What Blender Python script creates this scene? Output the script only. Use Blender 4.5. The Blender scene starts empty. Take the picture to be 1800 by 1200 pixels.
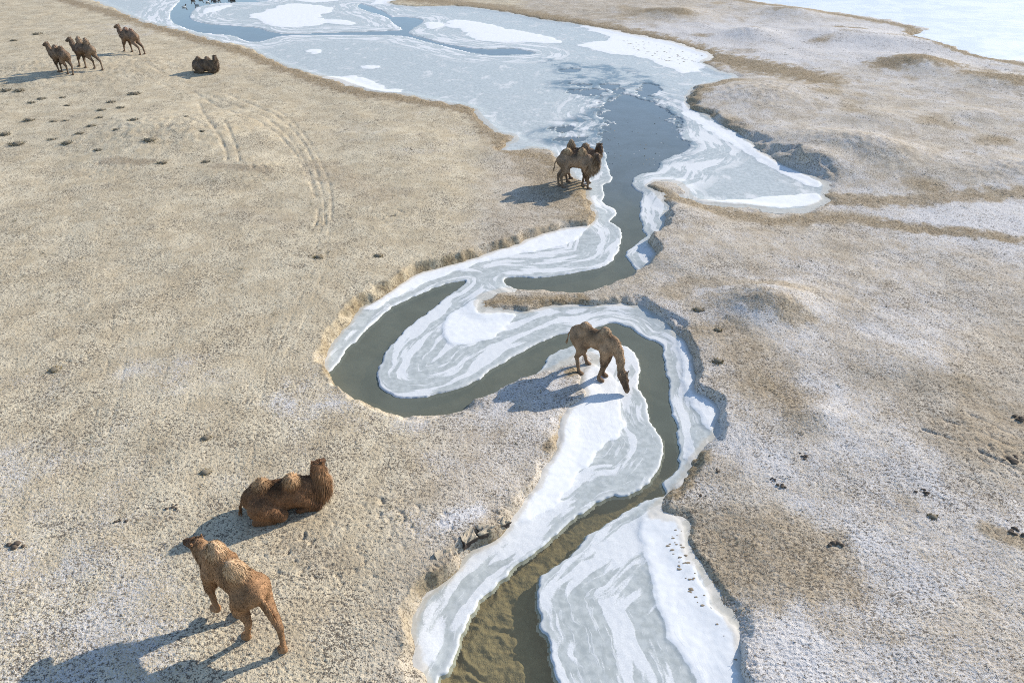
import bpy, math
import numpy as np
from math import radians, sin, cos, pi

# ------------------------------------------------------------------ camera, sky, sun, exposure
scene = bpy.context.scene
COL = scene.collection
CAM_H, CAM_PITCH, CAM_F = 13.5, radians(35.0), 1200.0      # metres, below the horizon, focal length in photo pixels
cd = bpy.data.cameras.new('camera'); cam = bpy.data.objects.new('camera', cd); COL.objects.link(cam)
cd.sensor_width = 36.0; cd.lens = CAM_F / 1800.0 * 36.0
cd.clip_start = 0.1; cd.clip_end = 9000.0
cam.location = (0, 0, CAM_H); cam.rotation_euler = (pi / 2 - CAM_PITCH, 0, 0)
scene.camera = cam

SUN_EL, SUN_AZ = radians(26.0), radians(33.0)               # azimuth counted from +X towards +Y
world = bpy.data.worlds.new('World'); scene.world = world; world.use_nodes = True
wn = world.node_tree; wn.nodes.clear()
sky = wn.nodes.new('ShaderNodeTexSky'); sky.sky_type = 'NISHITA'; sky.sun_disc = False
sky.sun_elevation = SUN_EL; sky.sun_rotation = pi / 2 - SUN_AZ
sky.altitude = 1500; sky.air_density = 1.0; sky.dust_density = 0.6; sky.ozone_density = 1.0
bg = wn.nodes.new('ShaderNodeBackground'); bg.inputs['Strength'].default_value = 0.15
wo = wn.nodes.new('ShaderNodeOutputWorld')
wn.links.new(sky.outputs[0], bg.inputs[0]); wn.links.new(bg.outputs[0], wo.inputs[0])
sl = bpy.data.lights.new('sun', 'SUN'); sl.energy = 3.6; sl.angle = radians(0.5); sl.color = (1.0, 0.94, 0.85)
sun = bpy.data.objects.new('sun', sl); COL.objects.link(sun)
sun.rotation_euler = (pi / 2 - SUN_EL, 0, SUN_AZ + pi / 2)
sun.location = (30, 20, 40)
vs = scene.view_settings
vs.view_transform = 'Standard'; vs.look = 'None'; vs.gamma = 1.0; vs.exposure = 0.66
vs.use_curve_mapping = False
scene.render.engine = 'CYCLES'
scene.cycles.use_denoising = False
scene.cycles.filter_width = 0.95
scene.cycles.max_bounces = 6
scene.cycles.transparent_max_bounces = 12
scene.cycles.caustics_reflective = False; scene.cycles.caustics_refractive = False

rng = np.random.default_rng(11)

# ------------------------------------------------------------------ surveying: photo point -> ground point
def P(x, y, z=0.0):
    u = (np.asarray(x, float) - 900) / CAM_F; v = (600 - np.asarray(y, float)) / CAM_F
    dy = cos(CAM_PITCH) + v * sin(CAM_PITCH); dz = -sin(CAM_PITCH) + v * cos(CAM_PITCH)
    t = (z - CAM_H) / dz
    return np.stack([u * t, dy * t], -1)
def PL(pts, z=0.0):
    a = np.array(pts, float); return P(a[:, 0], a[:, 1], z)

# ------------------------------------------------------------------ noise
_tab = np.random.default_rng(3).permutation(512).astype(np.int32)
_ang = np.random.default_rng(4).random(512) * 2 * pi
_gx = np.cos(_ang).astype(np.float32); _gy = np.sin(_ang).astype(np.float32)
def pn(x, y, seed=0):
    x = np.asarray(x, np.float32); y = np.asarray(y, np.float32)
    xi = np.floor(x); yi = np.floor(y); fx = x - xi; fy = y - yi
    xi = xi.astype(np.int64) + seed * 57; yi = yi.astype(np.int64) + seed * 131
    u = fx * fx * fx * (fx * (fx * 6 - 15) + 10); v = fy * fy * fy * (fy * (fy * 6 - 15) + 10)
    def g(ix, iy, dx, dy):
        h = _tab[(_tab[ix & 511] + iy) & 511]
        return _gx[h] * dx + _gy[h] * dy
    a = g(xi, yi, fx, fy); b = g(xi + 1, yi, fx - 1, fy)
    c = g(xi, yi + 1, fx, fy - 1); d = g(xi + 1, yi + 1, fx - 1, fy - 1)
    return (a + u * (b - a) + v * ((c + u * (d - c)) - (a + u * (b - a)))) * 1.6
def fbm(x, y, s, oct=3, seed=0, g=0.5):
    r = 0; a = 1.0
    for i in range(oct):
        r = r + a * pn(x / s, y / s, seed + i * 7); s *= 0.5; a *= g
    return r
def sstep(a, b, x):
    t = np.clip((x - a) / (b - a), 0, 1); return t * t * (3 - 2 * t)

# ------------------------------------------------------------------ the map: outlines of land, water, snow
LEFT = [(60, -40), (110, -14), (160, 0), (195, 12), (230, 28), (262, 40), (300, 49), (333, 57), (367, 68), (400, 77), (433, 82), (447, 90),
    (467, 100), (500, 115), (533, 127), (567, 135), (600, 143), (627, 153), (650, 160), (683, 165), (717, 168), (767, 178), (800, 185),
    (822, 188), (842, 198), (852, 210), (866, 224), (880, 236), (903, 238), (911, 252), (892, 257), (889, 267), (917, 265), (932, 260), (957, 264),
    (972, 271), (984, 282), (1000, 296), (1008, 312), (1021, 322), (1033, 333), (1035, 347), (1042, 365), (1047, 380), (1043, 393), (1035, 404),
    (1022, 402), (992, 407), (957, 416), (924, 429), (894, 441), (863, 451), (832, 460), (803, 469), (773, 478), (745, 486), (719, 495), (700, 507), (686, 518), (662, 531), (636, 547),
    (618, 567), (602, 587), (590, 604), (580, 622), (577, 640), (577, 655), (586, 674), (602, 693), (623, 703), (657, 716), (694, 730), (723, 732), (773, 729),
    (811, 722), (840, 703), (873, 685), (915, 668), (936, 660), (958, 652), (982, 645), (1007, 630), (1030, 622), (1046, 630), (1050, 642), (1036, 650), (1026, 658),
    (1019, 678), (1030, 696), (1022, 710), (1001, 726), (994, 757), (982, 782), (967, 820), (957, 841), (934, 869), (908, 912), (884, 935), (868, 950), (832, 975),
    (808, 995), (788, 1015), (759, 1044), (741, 1076), (731, 1112), (734, 1141), (741, 1177), (749, 1200), (765, 1250), (790, 1330), (800, 1420)]
RIGHT = [(1390, 1420), (1345, 1330), (1322, 1250), (1308, 1200), (1301, 1159), (1294, 1130), (1276, 1098), (1250, 1068), (1240, 1040), (1224, 1004), (1206, 986),
    (1200, 950), (1188, 922), (1160, 915), (1140, 908), (1160, 885), (1171, 872), (1190, 852), (1207, 830), (1228, 788), (1252, 762), (1257, 724), (1244, 703),
    (1223, 695), (1219, 670), (1207, 628), (1190, 595), (1173, 574), (1152, 557), (1123, 543), (1082, 538), (1040, 538), (998, 540), (957, 545),
    (915, 551), (873, 553), (843, 550), (835, 537), (844, 524), (873, 514), (907, 507), (948, 510), (990, 514), (1040, 512), (1073, 505), (1098, 495),
    (1123, 479), (1140, 466), (1150, 449), (1137, 428), (1157, 410), (1165, 391), (1165, 376), (1174, 368), (1160, 350), (1146, 337), (1137, 328),
    (1153, 320), (1185, 320), (1209, 336), (1218, 350), (1265, 359), (1317, 364), (1370, 371), (1405, 370), (1440, 357), (1447, 338), (1440, 320),
    (1405, 306), (1370, 291), (1335, 270), (1317, 252), (1293, 235), (1265, 221), (1244, 207), (1216, 195), (1204, 182), (1209, 165), (1226, 153),
    (1251, 146), (1289, 137), (1260, 128), (1240, 118), (1232, 110), (1246, 100), (1225, 92), (1200, 84), (1175, 76), (1137, 69), (1100, 62), (1062, 54),
    (1025, 47), (987, 41), (950, 36), (900, 26), (850, 18), (800, 13), (750, 14), (700, 12), (680, 6), (700, 0), (740, -14), (760, -40)]
LAKE = [(1180, -45), (1240, -20), (1300, -3), (1350, 7), (1400, 14), (1450, 21), (1500, 27), (1562, 36), (1600, 45), (1633, 51), (1618, 58), (1605, 64), (1637, 75), (1687, 90),
    (1737, 102), (1800, 111), (1900, 128), (2100, 150), (2500, 150), (2500, -45)]
W_MAIN = [(820, 1420), (795, 1300), (776, 1200), (788, 1181), (805, 1148), (814, 1116), (821, 1098), (839, 1069), (868, 1033), (897, 1007), (933, 977), (969, 950),
    (1005, 917), (1027, 901), (1056, 883), (1074, 875), (1099, 873), (1113, 870), (1135, 854), (1153, 834), (1164, 812), (1169, 795), (1167, 778), (1157, 757),
    (1140, 732), (1138, 703), (1123, 678), (1127, 653), (1123, 632), (1111, 616), (1086, 601), (1050, 596), (1007, 607), (982, 616), (961, 628), (952, 645), (934, 664),
    (915, 672), (873, 689), (840, 708), (811, 727), (773, 734), (723, 737), (694, 735), (657, 721), (623, 708), (600, 697), (583, 676), (578, 660), (582, 652),
    (594, 641), (611, 616), (632, 595), (661, 566), (690, 541), (723, 524), (757, 510), (790, 499), (817, 494), (807, 507), (782, 522), (757, 545),
    (727, 566), (702, 589), (677, 620), (669, 641), (659, 657), (665, 678), (686, 695), (719, 701), (757, 697), (790, 689), (827, 676), (852, 662),
    (861, 651), (890, 637), (898, 630), (927, 614), (957, 599), (990, 587), (1015, 585), (1040, 580), (1057, 573), (1077, 569), (1098, 573), (1115, 582), (1132, 595),
    (1152, 601), (1163, 612), (1165, 637), (1173, 670), (1175, 695), (1177, 716), (1186, 745), (1190, 778), (1188, 807), (1193, 815), (1182, 832), (1163, 848), (1166, 866),
    (1149, 873), (1135, 878), (1113, 892), (1084, 910), (1052, 928), (1027, 946), (1012, 964), (983, 986), (958, 1006), (945, 1026), (938, 1054), (947, 1080),
    (949, 1105), (962, 1130), (963, 1156), (973, 1181), (980, 1200), (1010, 1290), (1050, 1420)]
W_UP = [(1062, 256), (1066, 277), (1068, 287), (1073, 300), (1076, 318), (1060, 327), (1063, 337), (1065, 343), (1059, 353), (1070, 362), (1082, 368), (1083, 378),
    (1073, 390), (1082, 395), (1092, 403), (1094, 424), (1082, 453), (1061, 470), (1019, 479), (957, 489), (900, 488), (886, 493), (905, 508), (948, 515), (990, 519),
    (1040, 517), (1075, 510), (1100, 499), (1119, 481), (1107, 462), (1098, 447), (1115, 432), (1134, 415), (1127, 405), (1128, 396), (1123, 385), (1125, 357),
    (1128, 341), (1119, 336), (1109, 326), (1114, 312), (1132, 305), (1153, 301), (1160, 286), (1184, 273), (1202, 268), (1211, 259), (1195, 242), (1188, 224),
    (1174, 200), (1146, 182), (1125, 176), (1104, 168), (1083, 172), (1065, 189), (1058, 200), (1072, 214), (1062, 228), (1060, 245)]
W_FAR = [(330, -12), (318, 0), (307, 13), (300, 23), (303, 38), (320, 47), (350, 57), (383, 60), (410, 63), (433, 72), (447, 74), (463, 72), (487, 65), (517, 62), (567, 62),
    (633, 62), (683, 62), (717, 65), (743, 72), (777, 80), (807, 88), (830, 93), (867, 98), (900, 97), (940, 95), (925, 90), (900, 86), (867, 87), (833, 86),
    (793, 80), (767, 75), (743, 67), (720, 61), (720, 54), (738, 43), (743, 37), (727, 32), (700, 30), (688, 31), (677, 23), (653, 13), (633, 8), (632, 14), (653, 22),
    (680, 30), (694, 43), (708, 52), (683, 55), (633, 57), (583, 58.5), (533, 60), (493, 60), (467, 55), (453, 50), (417, 47), (367, 43), (340, 37), (332, 30), (340, 18), (350, 12),
    (383, 6), (417, 5), (450, 4), (470, 2), (440, 0), (420, -8)]
def ell(cx, cy, rx, ry, n=14):
    return [(cx + rx * cos(a), cy + ry * sin(a)) for a in np.linspace(0, 2 * pi, n, endpoint=False)]
WATERS = [W_MAIN, W_UP, W_FAR, ell(1032, 163, 30, 4.5), ell(1072, 153, 16, 3), ell(1140, 160, 16, 9), ell(1090, 160, 10, 3), ell(997, 125, 12, 2), ell(1000, 245, 24, 4),
          ell(985, 228, 10, 3), ell(1020, 152, 8, 2)]
SNOWS = [
    [(440, 28), (460, 23), (487, 13), (507, 8), (547, 9), (583, 15), (580, 22), (563, 28), (567, 35), (600, 36), (627, 42), (617, 46), (577, 42), (553, 47), (513, 49), (480, 47), (457, 38)],
    [(790, 38), (820, 37), (867, 45), (900, 53), (960, 64), (991, 75), (962, 77), (900, 75), (867, 75), (833, 70), (823, 60), (807, 52), (787, 48)],
    ell(763, 46, 18, 6), [(357, 22), (370, 14), (405, 10), (400, 15), (375, 22), (362, 26)], [(520, 0), (590, 0), (585, 4), (540, 5)], [(650, 7), (675, -2), (705, -3), (690, 3), (676, 9)],
    [(1017, 80), (1050, 75), (1072, 67), (1045, 57), (1020, 47), (1062, 52), (1137, 66), (1200, 81), (1250, 97), (1255, 104), (1232, 113), (1240, 122), (1200, 130), (1175, 120), (1137, 105), (1112, 100), (1075, 96), (1040, 87)],
    ell(553, 92, 18, 4), ell(650, 119, 22, 3.5), [(560, 138), (640, 137), (670, 152), (720, 166), (650, 160), (590, 146)],
    [(805, 545), (840, 530), (842, 552), (905, 555), (890, 575), (860, 597), (825, 606), (790, 603), (778, 585), (785, 560)],
    [(1000, 715), (1019, 690), (1024, 662), (1040, 645), (1075, 665), (1088, 690), (1092, 715), (1097, 745), (1088, 770), (1070, 782), (1034, 816), (1005, 852), (976, 885), (940, 914), (900, 928), (880, 938), (920, 880), (960, 825), (985, 770), (990, 735)],
    [(1128, 914), (1124, 942), (1135, 982), (1146, 1026), (1164, 1087), (1186, 1134), (1222, 1200), (1290, 1330), (1345, 1330), (1310, 1200), (1296, 1130), (1276, 1096), (1250, 1065), (1224, 1000), (1205, 980), (1195, 920), (1160, 910)],
    [(1178, 585), (1190, 600), (1198, 650), (1205, 690), (1225, 730), (1250, 765), (1262, 720), (1240, 695), (1222, 680), (1212, 630), (1195, 598)],
    [(1035, 402), (1020, 398), (950, 415), (880, 440), (800, 464), (720, 490), (690, 512), (640, 545), (660, 545), (720, 512), (780, 487), (850, 463), (920, 447), (1000, 430)],
    [(1204, 180), (1212, 196), (1265, 224), (1320, 256), (1370, 292), (1440, 322), (1430, 331), (1370, 305), (1310, 270), (1262, 240), (1215, 212), (1195, 190)],
    [(1225, 356), (1310, 352), (1400, 343), (1440, 345), (1430, 362), (1370, 368), (1300, 362)]]
THIN = [(940, 105), (1010, 112), (1090, 118), (1150, 140), (1185, 175), (1205, 215), (1225, 262), (1160, 295), (1090, 300), (1040, 270), (960, 255), (930, 235), (985, 215), (1030, 195), (1000, 165), (950, 150), (985, 135)]
MUD = [(1145, 318), (1190, 316), (1230, 318), (1300, 328), (1380, 340), (1400, 352), (1340, 362), (1260, 356), (1218, 347), (1200, 332)]
BROWN_PATCH = [(1165, 880), (1240, 893), (1330, 895), (1430, 920), (1490, 960), (1508, 1020), (1500, 1050), (1400, 1062), (1290, 1075), (1240, 1060), (1205, 1000), (1180, 930)]
# strips of rusty dry grass: points, half width in metres, strength
STROKES = [
    ([(1255, 530), (1330, 545), (1400, 570)], .7, .45),
    ([(385, 300), (470, 310)], .45, .55), ([(190, 288), (260, 292)], .5, .55), ([(420, 380), (520, 400)], .8, .25), ([(1700, 760), (1800, 800)], .9, .4), ([(1450, 1090), (1560, 1120)], .5, .25),
    ([(60, -20), (130, 5), (200, 24), (300, 55), (400, 84), (470, 108), (560, 141), (650, 164), (740, 178), (830, 193)], 1.1, 1.0),
    ([(830, 193), (860, 222), (890, 262), (930, 272), (975, 285), (1000, 318), (1030, 345), (1040, 385)], 0.9, 0.9),
    ([(880, 250), (930, 290), (980, 350), (1020, 380)], 1.0, 0.5),
    ([(690, -4), (850, 10), (950, 28), (1060, 48), (1160, 69), (1240, 92)], 2.0, 0.95),
    ([(1245, 98), (1310, 112), (1400, 130), (1440, 140)], 2.2, 0.95),
    ([(1290, 142), (1240, 158), (1213, 185), (1240, 200)], 0.7, 0.8),
    ([(1145, 332), (1170, 340), (1205, 350), (1290, 375), (1380, 388), (1480, 380), (1600, 400), (1800, 425)], 0.65, 0.85),
    ([(1450, 345), (1520, 352), (1620, 350), (1800, 345)], 0.9, 0.7),
    ([(840, 538), (880, 527), (950, 527), (1020, 527)], 0.42, 1.0),
    ([(1180, 865), (1205, 842), (1235, 795)], 0.25, 1.0),
    ([(1560, 117), (1610, 113), (1660, 118)], 1.6, 1.0), ([(1715, 136), (1760, 146), (1820, 152)], 1.3, 1.0),
    ([(1140, 24), (1200, 30)], 1.2, 0.9), ([(1370, 22), (1440, 24)], 0.9, 0.7), ([(1475, 52), (1510, 54)], .7, .8),
    ([(1300, 0), (1400, 17), (1500, 30), (1600, 48), (1606, 62), (1690, 92), (1800, 113), (1900, 130)], 0.8, 0.9),
    ([(560, 300), (620, 330), (680, 350)], 1.2, 0.35), ([(1190, 520), (1230, 500), (1400, 520)], 0.6, 0.35), ([(1700, 690), (1790, 740)], .8, .5),
    ([(1000, 655), (1035, 640)], 0.2, 0.9), ([(960, 790), (985, 760), (990, 730)], 0.12, 0.8), ([(1740, 940), (1800, 960)], .3, .6), ([(520, 980), (600, 1000)], .5, .25)]
TRACKS = [
    ([(337, 160), (400, 195), (450, 215), (490, 240), (520, 272), (540, 310), (552, 340), (560, 375), (555, 400)], 0.05, 1.0),
    ([(355, 162), (430, 192), (480, 218), (515, 250), (535, 285), (550, 325), (562, 360), (565, 395)], 0.05, 0.8),
    ([(400, 165), (460, 190), (500, 215), (532, 250), (552, 290), (563, 325), (570, 365), (572, 400)], 0.05, 0.9),
    ([(440, 170), (490, 195), (525, 225), (550, 260), (570, 300), (582, 340), (583, 390)], 0.05, 0.7),
    ([(350, 182), (362, 212), (385, 245), (397, 267), (400, 285)], 0.09, 1.2), ([(397, 222), (415, 260), (422, 290)], 0.08, 1.1),
    ([(330, 150), (260, 120), (200, 95), (150, 80)], 0.07, 0.7), ([(310, 160), (250, 132), (190, 106)], 0.07, 0.6),
    ([(580, 400), (570, 480), (540, 560), (500, 640)], 0.05, 0.3), ([(565, 400), (550, 480), (515, 560), (470, 660)], 0.05, 0.3),
    ([(200, 560), (185, 680), (150, 800)], 0.05, 0.22), ([(230, 560), (215, 680), (185, 800)], 0.05, 0.22), ([(470, 660), (455, 740), (440, 830)], 0.04, 0.25),
    ([(440, 680), (425, 760), (405, 850)], 0.04, 0.25), ([(300, 640), (270, 740), (250, 850)], 0.05, 0.2), ([(360, 600), (330, 720), (310, 820)], .05, .2),
    ([(1680, 720), (1740, 745), (1800, 772)], .05, .8), ([(1620, 755), (1700, 785), (1800, 830)], .05, .8), ([(1640, 735), (1720, 760), (1800, 795)], .05, .7)]
BANKS = [  # x, y, bank height, bank width
    (150, 0, .12, .7), (300, 50, .12, .7), (600, 145, .12, .6), (850, 200, .12, .5), (900, 255, .12, .5), (985, 285, .12, .4), (1040, 360, .22, .3), (1020, 400, .28, .25), (900, 440, .40, .22), (790, 470, .44, .26), (690, 512, .46, .28),
    (640, 545, .44, .26), (590, 600, .40, .22), (578, 650, .42, .25), (610, 697, .34, .34), (720, 732, .28, .34), (870, 685, .22, .36), (980, 645, .14, .4), (1040, 640, .10, .3), (1005, 720, .17, .22),
    (960, 835, .22, .2), (900, 920, .30, .2), (840, 965, .42, .28), (770, 1030, .42, .30), (738, 1090, .36, .22), (738, 1180, .25, .3), (780, 1330, .25, .3),
    (1340, 1330, .3, .3), (1300, 1150, .26, .25), (1245, 1055, .13, .4), (1195, 940, .10, .4), (1150, 910, .12, .3), (1175, 870, .18, .3), (1228, 790, .24, .25), (1258, 740, .30, .22), (1225, 690, .30, .22), (1200, 615, .30, .22),
    (1150, 557, .28, .25), (1080, 538, .22, .28), (960, 546, .2, .3), (845, 545, .1, .5), (870, 515, .1, .4), (1000, 514, .17, .35), (1110, 488, .25, .3), (1148, 445, .42, .2),
    (1165, 385, .38, .22), (1145, 332, .14, .35), (1200, 335, .07, .5), (1300, 362, .07, .6), (1445, 340, .10, .6), (1380, 295, .32, 1.3), (1290, 234, .30, .6), (1206, 180, .24, .5), (1280, 138, .08, .6),
    (1235, 110, .10, .6), (1100, 62, .12, .6), (900, 26, .12, .6), (720, 8, .12, .6), (1450, 21, .12, .5), (1620, 55, .12, .5), (1800, 111, .12, .5)]
FROST = [(100, 200, .10), (300, 250, .10), (60, 100, .12), (100, 400, .12), (350, 400, .10), (500, 300, .16), (640, 240, .42), (760, 230, .42), (600, 400, .25), (800, 340, .38), (920, 390, .42), (500, 480, .14), (60, 560, .16), (250, 560, .22),
    (300, 662, .46), (450, 600, .25), (540, 722, .52), (400, 760, .30), (120, 740, .30), (20, 820, .55), (150, 900, .45), (300, 850, .38), (100, 1050, .58), (250, 1120, .62), (600, 800, .36), (700, 870, .36), (560, 970, .08), (480, 1010, .15), (620, 1080, .42),
    (670, 1150, .45), (850, 800, .55), (760, 770, .58), (900, 720, .62), (940, 690, .6), (780, 930, .5), (300, 40, .5), (230, 15, .35), (430, 120, .35), (1300, 450, .48), (1500, 450, .48), (1700, 480, .50), (1250, 640, .50), (1400, 600, .55), (1600, 600, .60), (1750, 650, .36),
    (1400, 720, .62), (1600, 820, .60), (1750, 760, .30), (1650, 1000, .62), (1750, 1100, .45), (1340, 1150, .72), (1550, 1150, .64), (1400, 200, .52), (1550, 200, .46), (1700, 220, .50), (1600, 300, .46), (1350, 80, .72), (1500, 75, .78), (1700, 170, .55),
    (1330, 190, .55), (1150, 480, .50), (1100, 15, .50), (1300, 545, .68), (1440, 285, .55), (1300, 64, .75), (1220, 600, .6), (1270, 720, .62), (1800, 390, .8), (1700, 385, .75)]
MOUNDS = [  # x, y, radius along X, radius along Y, height, turn
    (1350, 535, 2.0, 1.5, .62, .3), (1500, 262, 4.4, 2.8, .85, -.5), (1420, 282, 2.6, 1.3, .42, -.6), (1615, 112, 3.6, 3.4, .75, 0), (1322, 60, 3.0, 3.4, .65, 0), (1190, 24, 4.2, 4.0, .65, 0), (1765, 142, 4.0, 2.6, .5, 0),
    (1340, 165, 5.0, 4.5, .55, 0), (1590, 75, 5.0, 3.0, .4, -.3), (1480, 60, 6.0, 4.0, .4, 0), (1395, 22, 3.5, 4.0, .5, 0), (300, 235, 7.0, 4.5, .55, .1), (150, 120, 12, 8, .5, 0), (1560, 215, 4, 2.5, .3, 0), (1720, 205, 4, 2.0, .3, 0), (1440, 735, 1.1, .7, .16, .2), (1640, 650, 2.5, 1.6, .2, 0), (1790, 300, 4, 2.2, .35, .2),
    (700, 250, 3.5, 3.0, .22, 0), (450, 300, 2.5, 2.0, .18, 0), (880, 265, 2, 1.5, .12, 0)]

def smooth(pts, closed=True, sub=4):
    p = np.asarray(pts, float); n = len(p); out = []
    for i in range(n if closed else n - 1):
        p0 = p[(i - 1) % n] if closed or i > 0 else p[i]; p1 = p[i]; p2 = p[(i + 1) % n]
        p3 = p[(i + 2) % n] if closed or i + 2 < n else p[(i + 1) % n]
        for k in range(sub):
            t = k / sub
            out.append(.5 * ((2 * p1) + (-p0 + p2) * t + (2 * p0 - 5 * p1 + 4 * p2 - p3) * t * t + (-p0 + 3 * p1 - 3 * p2 + p3) * t ** 3))
    if not closed: out.append(p[-1])
    return np.array(out)

# ------------------------------------------------------------------ terrain grid: one sheet, fine near, coarse to the horizon
NT, NR = 920, 900
td = np.linspace(-.74, .74, NT)
tout = .74 + np.geomspace(.02, 60, 34)
T = np.concatenate([-tout[::-1], td, tout])
rows_px = np.linspace(1300, -55, NR)
Yd = P(np.full(NR, 900.), rows_px)[:, 1]
Y = np.concatenate([np.linspace(-7, Yd[0] - .05, 24), Yd, Yd[-1] + np.geomspace(1.5, 6000, 40)])
Y0 = -10.0
GX = ((Y - Y0)[:, None] * T[None, :]).astype(np.float64); GY = np.repeat(Y[:, None], len(T), 1)
R_, C_ = GX.shape
SP = np.maximum(np.gradient(Y)[:, None] + 0 * GX, (Y - Y0)[:, None] * 1.44 / NT)   # local sample spacing

def tiles(ts=28):
    for r in range(0, R_, ts):
        for c in range(0, C_, ts):
            yield slice(r, min(r + ts, R_)), slice(c, min(c + ts, C_))
def segdist(px, py, a, b):
    dx = b[:, 0] - a[:, 0]; dy = b[:, 1] - a[:, 1]; L = dx * dx + dy * dy + 1e-12
    best = np.full(px.shape, 1e9)
    for i in range(len(a)):
        t = np.clip(((px - a[i, 0]) * dx[i] + (py - a[i, 1]) * dy[i]) / L[i], 0, 1)
        d = (px - a[i, 0] - t * dx[i]) ** 2 + (py - a[i, 1] - t * dy[i]) ** 2
        np.minimum(best, d, out=best)
    return np.sqrt(best)
def inside(px, py, p):
    a = p; b = np.roll(p, -1, 0); r = np.zeros(px.shape, bool)
    lo, hi = py.min(), py.max()
    m = (np.minimum(a[:, 1], b[:, 1]) <= hi) & (np.maximum(a[:, 1], b[:, 1]) >= lo)
    for (x1, y1), (x2, y2) in zip(a[m], b[m]):
        if y1 == y2: continue
        k = ((y1 > py) != (y2 > py)) & (px < (x2 - x1) * (py - y1) / (y2 - y1) + x1)
        r ^= k
    return r
def field(poly, cap, closed=True):
    """signed distance (inside positive) to an outline, or distance to an open line, cut off at cap"""
    out = np.full(GX.shape, cap, np.float64)
    a = poly if closed else poly[:-1]; b = np.roll(poly, -1, 0) if closed else poly[1:]
    lo = np.minimum(a, b); hi = np.maximum(a, b)
    for rs, cs in tiles():
        x = GX[rs, cs]; y = GY[rs, cs]
        m = (lo[:, 0] < x.max() + cap) & (hi[:, 0] > x.min() - cap) & (lo[:, 1] < y.max() + cap) & (hi[:, 1] > y.min() - cap)
        if m.any():
            d = np.minimum(segdist(x, y, a[m], b[m]), cap)
            if closed: d = np.where(inside(x, y, poly), d, -d)
            out[rs, cs] = d
        elif closed:
            if not inside(np.array([x.flat[0]]), np.array([y.flat[0]]), poly)[0]: out[rs, cs] = -cap
    return out
def idw(pts, vals, pw=2.0):
    w = np.zeros(GX.shape, np.float32); v = [np.zeros(GX.shape, np.float32) for _ in range(vals.shape[1])]
    x = GX.astype(np.float32); y = GY.astype(np.float32)
    for (px, py), q in zip(pts, vals):
        s = 1.0 / ((x - px) ** 2 + (y - py) ** 2 + .15) ** pw
        w += s
        for k in range(len(v)): v[k] += s * np.float32(q[k])
    return [k / w for k in v]

X, Yg = GX, GY
dch = field(smooth(PL(LEFT + RIGHT), True, 3), 5.0)
dlk = field(smooth(PL(LAKE), True, 3), 5.0)
dwt = np.full(GX.shape, -4.2)
for i, w in enumerate(WATERS):
    dwt = np.maximum(dwt, field(smooth(PL(w), True, 3), 4.2))
    if i == 2: dwt_s = dwt.copy()
dsn = np.full(GX.shape, -2.0)
for s in SNOWS: dsn = np.maximum(dsn, field(smooth(PL(s)), 2.0))
dth = field(smooth(PL(THIN)), 2.0)
dmd = field(smooth(PL(MUD)), 1.5)
dbp = field(smooth(PL(BROWN_PATCH, .3)), 2.0)

n1 = fbm(X, Yg, 1.3, 3, 1); n2 = fbm(X, Yg, .32, 3, 9); n3 = fbm(X, Yg, 5.0, 3, 21); n4 = fbm(X, Yg, .8, 3, 33)
dch = dch + .10 * n1 + .03 * n4
dlk = dlk + .25 * n1
dwt = dwt + .04 * n4 + .045 * n2
pondside = sstep(-.6, .6, dth) * sstep(37, 44, Yg)
dwt = dwt + pondside * (.5 * n1 + .4 * n4 + .25 * n2 + .1)
land = -np.maximum(dch, dlk)                       # distance onto land
bp = np.array([(b[0], b[1]) for b in BANKS], float)
HB, WB = idw(P(bp[:, 0], bp[:, 1], .1), np.array([(b[2], b[3]) for b in BANKS]))
fp = np.array([(f[0], f[1]) for f in FROST], float)
WB = np.maximum(WB, np.clip(3.2 * SP, 0, .6))
FR, = idw(P(fp[:, 0], fp[:, 1], .3), np.array([[f[2]] for f in FROST]), 1.6)

near = np.clip(.07 / SP, .25, 1)                     # fades relief finer than the sheet can carry
d0 = np.maximum(land, 0)
prof = np.clip(land / (WB * np.clip(1.1 + .8 * n1, .45, 2.2)), 0, 1) ** .8
und = .10 * fbm(X, Yg, 9.0, 2, 40) + .05 * fbm(X, Yg, 2.5, 2, 44)
Z = HB * prof + (und + .06) * (1 - np.exp(-d0 / 3.0)) + .035 * prof
mound_mask = np.zeros(GX.shape)
for mx, my, rx, ry, h, a in MOUNDS:
    c = P(mx, my, .3); dx = X - c[0]; dy = Yg - c[1]
    q = ((dx * cos(a) + dy * sin(a)) / rx) ** 2 + ((-dx * sin(a) + dy * cos(a)) / ry) ** 2
    g = np.exp(-q * 1.6) * prof; Z = Z + h * g
    if h > .3: mound_mask = np.maximum(mound_mask, g)
bankz = np.exp(-((land - .12) / .22) ** 2) * (land > -.05)
Z = Z + bankz * np.clip(HB / .4, 0, 1.2) * (.11 * (fbm(X * .8 + Yg * .6 + .3 * n1, Yg * .8 - X * .6 + .3 * n4, .62, 2, 51) + .5 * np.clip(.05 / SP, 0, 1) * fbm(X * .6 - Yg * .8 + .2 * n1, Yg * .6 + X * .8, .19, 2, 54)) * np.clip(.35 + 1.3 * fbm(X, Yg, 1.7, 2, 53), .0, 1.2) + .03 * np.clip(.03 / SP, 0, 1) * fbm(X, Yg, .09, 1, 57))
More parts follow.
